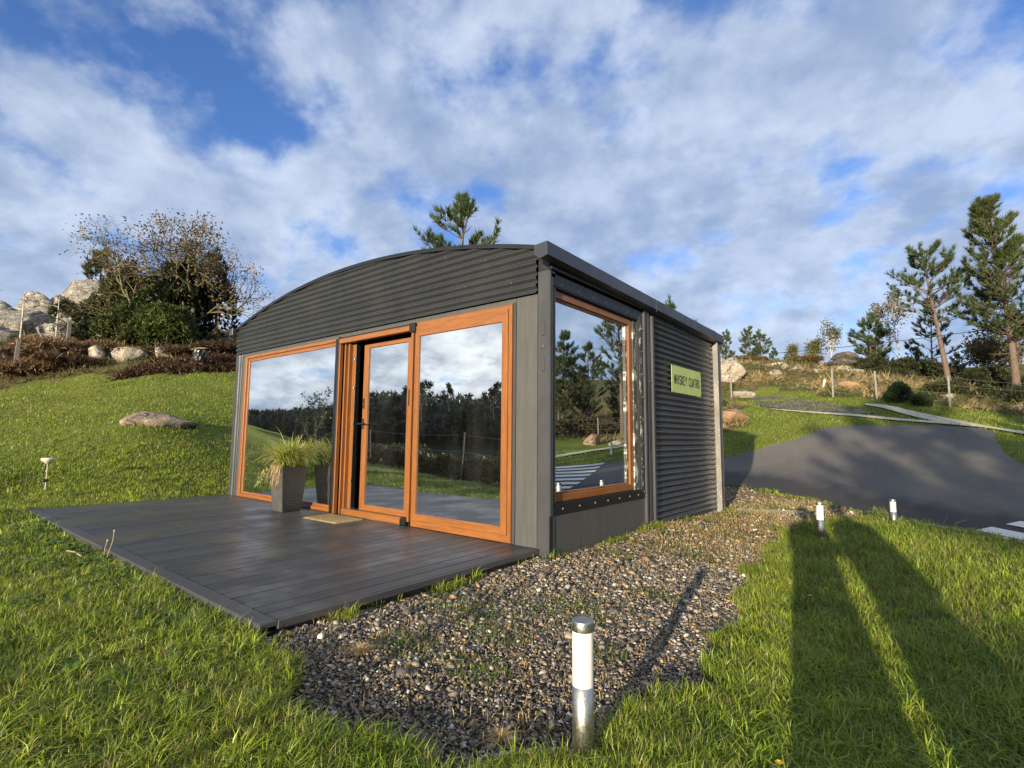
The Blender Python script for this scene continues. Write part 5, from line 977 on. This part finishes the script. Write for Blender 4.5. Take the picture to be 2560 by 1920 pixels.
def blades(x, y, r, R, hgt, wid, ca, cb, dry=.12, lean=.55, seg=2, baseC=(.09, .10, .03), dz=0.):
    n = len(x); z = h(x, y)-.004+dz; az = R.uniform(0, 6.283, n); l_ = R.uniform(.1, lean, n)+.0; H_ = hgt*R.uniform(.45, 1.25, n); w = np.maximum(wid*R.uniform(.7, 1.4, n), .00085*r)
    dx = np.cos(az); dy = np.sin(az); sa = az+math.pi/2+R.normal(0, .5, n); sx_ = np.cos(sa)*w*.5; sy_ = np.sin(sa)*w*.5
    b0_ = np.c_[x-sx_, y-sy_, z]; b1_ = np.c_[x+sx_, y+sy_, z]; mx_ = x+dx*H_*l_*.35; my_ = y+dy*H_*l_*.35; mz = z+H_*.62
    m0 = np.c_[mx_-sx_*.85, my_-sy_*.85, mz]; m1 = np.c_[mx_+sx_*.85, my_+sy_*.85, mz]; tp = np.c_[x+dx*H_*l_*1.15, y+dy*H_*l_*1.15, z+H_*(1-.28*l_)]
    V = np.stack([b0_, b1_, m1, m0, tp], 1).reshape(-1, 3); i = np.arange(n)[:, None]*5
    F = np.concatenate([i+[0, 1, 2], i+[0, 2, 3], i+[3, 2, 4]])
    q = np.clip(fbm(x, y, .45, 41)*1.25+R.random(n)*.45-.38, 0, 1)[:, None]; c = np.array(ca)*(1-q)+np.array(cb)*q; dd = (R.random(n) < dry*(.4+1.3*fbm(x, y, .9, 44)))[:, None]; c = np.where(dd, np.array([.30, .24, .10])*R.uniform(.6, 1.1, (n, 1)), c)
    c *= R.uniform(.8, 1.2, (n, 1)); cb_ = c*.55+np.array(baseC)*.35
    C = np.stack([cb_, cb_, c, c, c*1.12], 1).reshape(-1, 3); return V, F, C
def joinm(name, parts_, mat, label=None, cat=None):
    o = 0; V = []; F = []; C = []
    for v, f, c in parts_: V.append(v); F.append(f+o); C.append(c); o += len(v)
    ob_ = ob(name, mesh_np(name, np.concatenate(V), np.concatenate(F), mat, np.concatenate(C))); return tag(ob_, label, cat, kind='stuff')
R = np.random.default_rng(4321)
GA, GBc = (.11, .18, .013), (.28, .35, .032)
parts_ = []
for (N_, r0_, r1_, a0, a1) in ((560000, 1.0, 14, VA0, VA1), (200000, 11, 36, VA0, VA1), (60000, 1.0, 22, VA1, VA0+2*math.pi), (50000, 7, 24, VA1, VA1+.9)):
    x, y, r = scatter(N_, r0_, r1_, R, a0, a1); ok, _ = onlawn(x, y); x, y, r = x[ok], y[ok], r[ok]
    # long tufts along the gravel edge, short mown turf on the left lawn
    long_ = np.clip(1-np.abs(x-2.0)/2.2, 0, 1)*np.clip((6-y)/2, 0, 1)*(y > -3)*.7+np.clip((-2.2-y)/.8, 0, 1)*.35+fbm(x, y, .55, 45)*.55
    hg = .030+.050*long_+.035*np.clip(fbm(x, y, .28, 46)*2-.75, 0, 1)+.03*np.clip(r/18, 0, 1)
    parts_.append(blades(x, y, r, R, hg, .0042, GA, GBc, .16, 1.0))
# longer, brighter tussocks standing out of the turf
x, y, r = scatter(7000, 1.1, 15, R, VA0, VA1); ok, _ = onlawn(x, y); x, y, r = x[ok], y[ok], r[ok]; nb_ = 22
cx_ = np.repeat(x, nb_); cy_ = np.repeat(y, nb_); sz_ = np.repeat(R.uniform(.012, .045, len(x))*np.clip(r/4, .8, 2.2), nb_); a_ = R.uniform(0, 6.283, len(cx_)); q_ = R.random(len(cx_))**.5*sz_
tx_, ty_ = cx_+q_*np.cos(a_), cy_+q_*np.sin(a_); rr_ = np.hypot(tx_-CAM.x, ty_-CAM.y); half = (np.repeat(R.random(len(x)), nb_) < .5)
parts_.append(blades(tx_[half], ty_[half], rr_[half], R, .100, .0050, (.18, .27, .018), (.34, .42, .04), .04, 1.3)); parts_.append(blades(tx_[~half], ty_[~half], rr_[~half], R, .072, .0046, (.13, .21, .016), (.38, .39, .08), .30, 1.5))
joinm('grass', parts_, GRASSM)
# sparse straw and seedlings on the gravel; green weed patches
x, y, r = scatter(420000, 2.0, 14, R, VA0, VA1); bed_, _, _, _ = masks(x, y); bed_ &= ~inpoly(x, y, CABP) & (x > -.1)
straw = bed_ & (R.random(len(x)) < np.clip((y+.2)/2.6, .05, 1)*np.clip(fbm(x, y, .6, 61)*1.9-.25, .08, 1)*.95)
ps = [blades(x[straw], y[straw], r[straw], R, .036, .0036, (.34, .25, .085), (.62, .48, .20), .3, 1.5, baseC=(.30, .22, .09), dz=.010)]
PATCH = [(.62, -1.12, .30), (.95, -.85, .22), (.35, -1.45, .16), (-.02, -1.35, .10), (.75, -1.6, .13), (1.15, -.3, .12), (.35, .55, .14), (.6, 1.25, .25), (.95, 1.1, .16), (.25, 1.9, .14), (.5, -2.05, .14), (.95, -2.0, .12), (1.3, -1.4, .1), (.15, 3.3, .22), (.2, 4.5, .2), (1.15, 3.4, .2), (.7, 2.3, .25), (-.3, 5.4, .3), (.5, 5.9, .3), (.06, 4.0, .12), (.07, 3.0, .10)]
px_, py_, pr_ = [], [], []
for (cx_, cy_, rr_) in PATCH:
    n_ = int(900*min(1, (rr_/.2))**1.5); a = R.uniform(0, 6.28, n_); q = R.random(n_)**.7*rr_*1.35; px_.append(cx_+q*np.cos(a)*1.25); py_.append(cy_+q*np.sin(a))
px_ = np.concatenate(px_); py_ = np.concatenate(py_); k = ~inpoly(px_, py_, CABP); px_, py_ = px_[k], py_[k]; pr_ = np.hypot(px_-CAM.x, py_-CAM.y)
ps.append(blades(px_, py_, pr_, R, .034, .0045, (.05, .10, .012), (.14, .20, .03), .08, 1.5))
# dry tan tussocks
for (cx_, cy_, rr_) in [(.42, -2.28, .045), (1.42, -2.36, .035), (1.0, -1.75, .02), (.7, -2.2, .02)]:
    n_ = 330; a = R.uniform(0, 6.28, n_); q = R.random(n_)*rr_*.5; ps.append(blades(cx_+q*np.cos(a), cy_+q*np.sin(a), np.full(n_, 2.), R, rr_*1.25, .0022, (.42, .30, .13), (.60, .45, .22), 0, 2.2, baseC=(.3, .2, .1)))
joinm('gravel_weeds', ps, GRASSM)
# bent straw stalks and pine needles lying on the gravel
x, y, r = scatter(5200, 1.1, 9, R, VA0, VA1); bed_, _, _, _ = masks(x, y); k = bed_ & ~inpoly(x, y, CABP); x, y, r = x[k], y[k], r[k]; n_ = len(x); a = R.uniform(0, 6.28, n_); L_ = R.uniform(.02, .11, n_); w_ = np.maximum(.0013, .0004*r); z = h(x, y)+.018
A_ = np.c_[x, y, z]; B_ = A_+np.c_[np.cos(a)*L_, np.sin(a)*L_, R.uniform(-.004, .03, n_)]; S_ = np.c_[-np.sin(a)*w_, np.cos(a)*w_, np.zeros(n_)]; M_ = (A_+B_)/2+np.c_[np.zeros((n_, 2)), L_*.12]
V = np.stack([A_-S_, A_+S_, M_+S_, M_-S_, B_], 1).reshape(-1, 3); i = np.arange(n_)[:, None]*5; F = np.concatenate([i+[0, 1, 2], i+[0, 2, 3], i+[3, 2, 4]]); c = np.array([.34, .22, .09])*R.uniform(.5, 1.3, (n_, 1)); C = np.repeat(c, 5, 0)
joinm('straw', [(V, F, C)], GRASSM)
# gravel stones
ph = (1+5**.5)/2; ICO = unit(np.array([(-1, ph, 0), (1, ph, 0), (-1, -ph, 0), (1, -ph, 0), (0, -1, ph), (0, 1, ph), (0, -1, -ph), (0, 1, -ph), (ph, 0, -1), (ph, 0, 1), (-ph, 0, -1), (-ph, 0, 1)], float))
ICF = np.array([(0, 11, 5), (0, 5, 1), (0, 1, 7), (0, 7, 10), (0, 10, 11), (1, 5, 9), (5, 11, 4), (11, 10, 2), (10, 7, 6), (7, 1, 8), (3, 9, 4), (3, 4, 2), (3, 2, 6), (3, 6, 8), (3, 8, 9), (4, 9, 5), (2, 4, 11), (6, 2, 10), (8, 6, 7), (9, 8, 1)])
def stones(x, y, sz, R):
    n = len(x); V = ICO[None]*R.uniform(.72, 1.2, (n, 12, 1)); V = V*np.stack([R.uniform(.7, 1.35, n), R.uniform(.6, 1.0, n), R.uniform(.4, .75, n)], 1)[:, None]*sz[:, None, None]
    a = R.uniform(0, 6.28, n); b = R.normal(0, .35, n); ca, sa, cb, sb = np.cos(a), np.sin(a), np.cos(b), np.sin(b)
    X = V[..., 0]*ca[:, None]-V[..., 1]*sa[:, None]; Y = V[..., 0]*sa[:, None]+V[..., 1]*ca[:, None]; Z_ = V[..., 2]; Y2 = Y*cb[:, None]-Z_*sb[:, None]; Z2 = Y*sb[:, None]+Z_*cb[:, None]
    z = h(x, y)+R.uniform(-.1, .55, n)*sz+.002; V = np.stack([X+x[:, None], Y2+y[:, None], Z2+z[:, None]], -1).reshape(-1, 3); F = (ICF[None]+np.arange(n)[:, None, None]*12).reshape(-1, 3)
    pal = np.array([(.085, .078, .068), (.14, .122, .10), (.24, .205, .155), (.32, .27, .20), (.45, .40, .32), (.62, .58, .50), (.40, .26, .11), (.30, .17, .08), (.17, .15, .125), (.50, .38, .20)]); pr = np.array([.20, .18, .15, .12, .10, .06, .06, .03, .07, .03]); ci = R.choice(10, n, p=pr/pr.sum()); c = pal[ci]*R.uniform(.55, 1.0, (n, 1)); return V, F, np.repeat(c, 12, 0)
BP = [p for p in BEDP]
x = R.uniform(-.14, 2.3, 225000); y = R.uniform(-2.85, 8.2, 225000); r = np.hypot(x-CAM.x, y-CAM.y); keep = R.random(len(x)) < np.clip((3.3/r)**1.9, 0, 1); x, y, r = x[keep], y[keep], r[keep]
bed_, _, _, _ = masks(x, y); thin = 1-.86*np.clip((y-.5)/2.2, 0, 1)*np.clip(.55+fbm(x, y, .7, 62), 0, 1); k = bed_ & ~inpoly(x, y, CABP) & (R.random(len(x)) < thin) & (np.hypot(x-1.735, y+2.29) > .068); x, y, r = x[k], y[k], r[k]
sz = np.exp(R.normal(math.log(.0066), .38, len(x)))*np.clip((r/3.0)**.8, .9, 2.0); big_ = R.random(len(x)) < .02; sz = np.where(big_, sz*2.0, sz)
x2 = R.uniform(-6, 0, 5000); y2 = R.uniform(4.9, 8.3, 5000); b2_, _, _, _ = masks(x2, y2); x2, y2 = x2[b2_], y2[b2_]
joinm('gravel', [stones(x, y, sz, R), stones(x2, y2, np.full(len(x2), .018), R)], PEB)
# loose grit on the asphalt edge
# rough ground cover on the moor: heather, fern, dry grass
ps = []
x, y, r = scatter(150000, 14, 62, R, VA0, VA1+.75); _, _, _, _ = 0, 0, 0, 0; ok, moor = onlawn(x, y); k = moor & (R.random(len(x)) < .35+.65*fbm(x, y, 2.2, 71)); x, y, r = x[k], y[k], r[k]; n_ = len(x); z = h(x, y)
typ = fbm(x, y, 1.9, 72)+R.normal(0, .08, n_)
left = x < -15
for sel, c0, c1, sz_ in ((typ < .50, (.035, .045, .014), (.15, .17, .045), .17), ((typ >= .50) & (typ < .63), (.07, .055, .022), (.22, .16, .06), .19), (typ >= .63, (.17, .13, .055), (.42, .33, .15), .19)):
    s_ = sel; P_ = np.c_[x[s_], y[s_], z[s_]+R.uniform(0, .10, s_.sum())]
    if not len(P_): continue
    cc0 = np.array(c0); ps.append(tufts(P_, unit(np.c_[R.normal(0, .5, (len(P_), 2)), np.ones(len(P_))]), sz_*np.clip(r[s_]/24, .7, 1.6)*np.exp(R.normal(0, .35, s_.sum())), 6, .035, R, c0, c1, .8))
joinm('moor_cover', ps, LEAF)
# broad-leaved weeds along the deck edge
ps = []
for i in range(420):
    if i < 260: x_ = R.uniform(-6.8, -.6); y_ = -2.62-abs(R.normal(0, .16))
    else: x_ = R.uniform(-6, 3.4); y_ = R.uniform(-3.3, -2.7) if x_ < 1.5 else R.uniform(-2.3, 3)
    if x_ > -.2 and x_ < 1.9 and y_ > -2.6: continue
    k_ = R.integers(5, 10); n_ = k_; a = R.uniform(0, 6.28, n_); L_ = R.uniform(.035, .085, n_); w_ = L_*.24; z = hz(x_, y_)+.015; el = R.uniform(.15, .9, n_)
    A_ = np.tile([x_, y_, z], (n_, 1)); D_ = np.c_[np.cos(a)*np.cos(el), np.sin(a)*np.cos(el), np.sin(el)]; S_ = np.c_[-np.sin(a), np.cos(a), np.zeros(n_)]*w_[:, None]; M_ = A_+D_*L_[:, None]*.6+[0, 0, .006]; T_ = A_+D_*L_[:, None]+np.c_[np.zeros((n_, 2)), -L_*.15]
    V = np.stack([A_-S_*.3, A_+S_*.3, M_+S_, M_-S_, T_], 1).reshape(-1, 3); ii = np.arange(n_)[:, None]*5; F = np.concatenate([ii+[0, 1, 2], ii+[0, 2, 3], ii+[3, 2, 4]]); c = (np.array([.06, .13, .02])+np.array([.07, .07, .02])*R.random())*R.uniform(.8, 1.2, (n_, 1)); ps.append((V, F, np.repeat(c, 5, 0)))
joinm('broadleaf_weeds', ps, GRASSM)
# yellow flowers
YEL = simple('yellow_petal', (.75, .50, .02), .5, 0, 30, .1, 0); STEMM = simple('green_stem', (.07, .12, .02), .5, 0, 30, .1, 0)
for (x_, y_, H_, lb) in [(2.30, -2.02, .10, 'nearest yellow dandelion flower right of the near bollard'), (2.04, .10, .10, 'lower of two yellow flowers in the shadow'), (2.10, .32, .11, 'upper of two yellow flowers in the shadow'), (2.62, -2.05, .07, 'yellow flower low in the grass at the bottom right'), (1.12, -2.75, .06, 'yellow bud in the grass at the bottom centre')]:
    t = thing('dandelion', lb, 'flower', (x_, y_, hz(x_, y_)), R.uniform(0, 6), 'yellow dandelion flowers'); MB().tube([(0, 0, 0), (.006, .003, H_*.5), (.004, .0, H_)], .0013, 5).build('stem', [STEMM], t)
    mb = MB()
    for ring_, (n_, L_, e_) in enumerate(((13, .013, .25), (10, .010, .7), (7, .006, 1.2))):
        for i in range(n_):
            a = 6.283*i/n_+ring_*.4; c_, s_ = math.cos(a), math.sin(a); ex, ez = L_*math.cos(e_), L_*math.sin(e_); w_ = .0016
            mb.add([(.004-s_*w_*.5, c_*w_*.5, H_), (.004+s_*w_*.5, -c_*w_*.5, H_), (.004+c_*ex+s_*w_, s_*ex-c_*w_, H_+ez), (.004+c_*ex-s_*w_, s_*ex+c_*w_, H_+ez)], [(0, 1, 2, 3)])
    mb.build('flower_head', [YEL], t)
# seed stalks at the deck edge
def stalk(name, lb, x_, y_, pts, rad, mat, head=None):
    t = thing(name, lb, 'plant', (x_, y_, hz(x_, y_))); MB().tube(pts, rad, 5).build('stem', [mat], t)
    if head: MB().lathe([(.002, -.012), (.007, -.004), (.007, .006), (.002, .012)], pts[-1][0], pts[-1][1], 8).build('seed_head', [mat], t).location = (0, 0, pts[-1][2])
ST = simple('dry_stem', (.34, .30, .14), .6, 0, 30, .1, 0)
stalk('seed_stalk', 'tall thin seed stalk curving up beside the deck edge', -2.72, -2.60, [(0, 0, 0), (.05, .0, .09), (.10, .01, .19), (.115, .01, .27)], .003, ST, 1); stalk('seed_stalk', 'shorter seed stalk left of the tall one at the deck edge', -2.80, -2.60, [(0, 0, 0), (.01, .0, .10), (.03, .01, .17)], .003, ST, 1)
o = MB().tube([(0, 0, 0), (.18, .02, .012), (.36, .03, .0)], .005, 6).build('fallen_stick', [ST], None, False, (-3.25, -2.76, hz(-3.1, -2.76)+.055)); tag(o, 'pale dry stick lying on the grass by the deck', 'stick')
stalk('wild_sprig', 'thin branching sprig in front of the asphalt right of the far bollard', 2.72, 4.95, [(0, 0, 0), (.05, .0, .08), (.10, .0, .20)], .003, simple('sprig_green', (.12, .15, .05), .6, 0, 9, .1, 0)); stalk('wild_sprig', 'second arching sprig beside the far bollard', 2.86, 4.9, [(0, 0, 0), (.03, .0, .10), (.14, -.03, .16)], .003, ST)
bush('weed_tuft', 2.05, 5.33, .13, .1, .22, 'leafy weed tuft left of the far bollard light', 130, 611, 'weed', None, 0, False, size=.035, w=.018, k=5, c0=(.05, .08, .02), c1=(.13, .17, .05))
# crumbs and fallen leaves on the deck
CR = simple('pale_crumb', (.45, .43, .38), .6, 0, 9, .2, 0); mb = MB()
for i in range(60):
    x_, y_ = R.uniform(-6.3, -.4), R.uniform(-2.3, -.1); s_ = R.uniform(.002, .005); a = R.uniform(0, 3); mb.add([(x_+s_*math.cos(a+k*2.1)*R.uniform(.7, 1.5), y_+s_*math.sin(a+k*2.1), .0015+.001*k) for k in range(3)], [(0, 1, 2)])
tag(mb.build('deck_litter', [CR]), kind='stuff')

# ------------------------------------------------------------------ the two people whose shadows fall across the grass
def person(label, x, y, rz, s, jacket, trousers, hair, pose):
    t = thing('person', label, 'person', (x, y, hz(x, y)), rz); t.scale = (s, s, s)
    J = {'pelvis': (0, 0, .95, .145), 'belly': (0, -.01, 1.10, .135), 'chest': (0, 0, 1.30, .155), 'neckb': (0, 0, 1.44, .075), 'neck': (0, .01, 1.52, .055), 'head': (0, .02, 1.62, .085), 'crown': (0, .01, 1.72, .078)}
    E = [('pelvis', 'belly'), ('belly', 'chest'), ('chest', 'neckb'), ('neckb', 'neck'), ('neck', 'head'), ('head', 'crown')]
    for s_, n_ in ((-1, 'l'), (1, 'r')):
        J['sh'+n_] = (s_*.19, 0, 1.39, .065); J['el'+n_] = (s_*pose[0], pose[1], 1.13, .045); J['wr'+n_] = (s_*pose[2], pose[3], pose[4], .030); J['pm'+n_] = (s_*(pose[2]-.03), pose[3]+.07, pose[4]+.03, .030)
        J['hp'+n_] = (s_*.095, 0, .88, .095); J['kn'+n_] = (s_*.07, .02, .48, .065); J['an'+n_] = (s_*.07, -.02, .09, .042); J['hl'+n_] = (s_*.07, -.05, .045, .045); J['to'+n_] = (s_*.09, .17, .03, .034)
        E += [('chest', 'sh'+n_), ('sh'+n_, 'el'+n_), ('el'+n_, 'wr'+n_), ('wr'+n_, 'pm'+n_), ('pelvis', 'hp'+n_), ('hp'+n_, 'kn'+n_), ('kn'+n_, 'an'+n_), ('an'+n_, 'hl'+n_), ('an'+n_, 'to'+n_)]
        b = np.array(J['pm'+n_][:3])
        for k in range(4):
            o_ = b+np.array([s_*(-.022+.014*k), .03, .004]); q_ = o_+[0, .028, -.004]; q2 = q_+[0, .012, -.022-.003*k]
            for i, p_ in enumerate((o_, q_, q2)): J['f%s%d%d' % (n_, k, i)] = (*p_, .0085)
            E += [('pm'+n_, 'f%s%d0' % (n_, k)), ('f%s%d0' % (n_, k), 'f%s%d1' % (n_, k)), ('f%s%d1' % (n_, k), 'f%s%d2' % (n_, k))]
        J['th'+n_] = (b[0]-s_*.035, b[1]+.01, b[2]+.02, .010); E.append(('pm'+n_, 'th'+n_))
    ks = list(J); me = bpy.data.meshes.new('body'); me.from_pydata([J[k][:3] for k in ks], [(ks.index(a), ks.index(b)) for a, b in E], []); o = ob('body', me, t)
    md = o.modifiers.new('skin', 'SKIN'); md.use_smooth_shade = True
    for i, k in enumerate(ks): me.skin_vertices[0].data[i].radius = (J[k][3]*(1.25 if k in ('pelvis', 'belly', 'chest') else 1), J[k][3]*(.85 if k in ('pelvis', 'belly', 'chest') else 1)); me.skin_vertices[0].data[i].use_root = (k == 'pelvis')
    o.modifiers.new('sub', 'SUBSURF').levels = 1; o.modifiers['sub'].render_levels = 1
    m = MT('clothes_'+jacket[0]); sp_ = m.n('ShaderNodeSeparateXYZ'); m.l(m.tc.outputs['Object'], sp_.inputs[0]); c = m.mix(m.math('GREATER_THAN', sp_.outputs[2], .93), trousers, jacket[1]); c = m.mix(m.math('GREATER_THAN', sp_.outputs[2], 1.49), c, (.42, .25, .17)); m.set(Base_Color=c, Roughness=.8); me.materials.append(m.m)
    MB().lathe([(.098, 1.60), (.106, 1.68), (.096, 1.76), (.06, 1.80), (.01, 1.81)], 0, -.012, 18).build('hair', [simple('hair_'+jacket[0], hair, .6, 0, 40, .2, .2)], t, True)
    MB().lathe([(.225, .28), (.21, .60), (.19, .86), (.185, 1.0), (.19, 1.2), (.205, 1.33), (.15, 1.43), (.09, 1.47)], 0, 0, 20, 0, False).build('jacket_body', [simple('jacket_'+jacket[0], jacket[1], .85, 0, 20, .15, .2)], t, True).scale = (1.12, .72, 1)
    mb = MB()
    for s_ in (-1, 1): mb.lathe([(.001, -.012), (.009, -.008), (.012, 0), (.009, .008), (.001, .012)], s_*.033, 0, 8)
    e = mb.build('eyes', [simple('eye_'+jacket[0], (.05, .04, .03), .2, 0, 9, .1, 0)], t, True); e.location = (0, .094, 1.635)
    n_ = MB().add([(-.014, .098, 1.595), (.014, .098, 1.595), (0, .125, 1.598), (0, .100, 1.645)], [(0, 1, 2), (0, 2, 3), (1, 3, 2)]).build('nose', [m.m], t); return t
sdir = np.array([math.sin(SUN_AZ), math.cos(SUN_AZ)]); sn = np.array([sdir[1], -sdir[0]]); c2 = np.array([CAM.x, CAM.y])
p1 = c2-sdir*.52+sn*.17; p2 = c2-sdir*.72+sn*.68
person('person in a dark coat holding up a phone behind the viewpoint', float(p1[0]), float(p1[1]), -.35, .93, ('dark', (.04, .045, .06)), (.05, .05, .07), (.06, .04, .02), (.25, .06, .14, .22, 1.17))
person('person in a brown coat standing with arms at the sides behind the viewpoint', float(p2[0]), float(p2[1]), -.2, 1.0, ('brown', (.12, .07, .04)), (.08, .08, .09), (.10, .06, .03), (.23, -.02, .22, .04, .88))
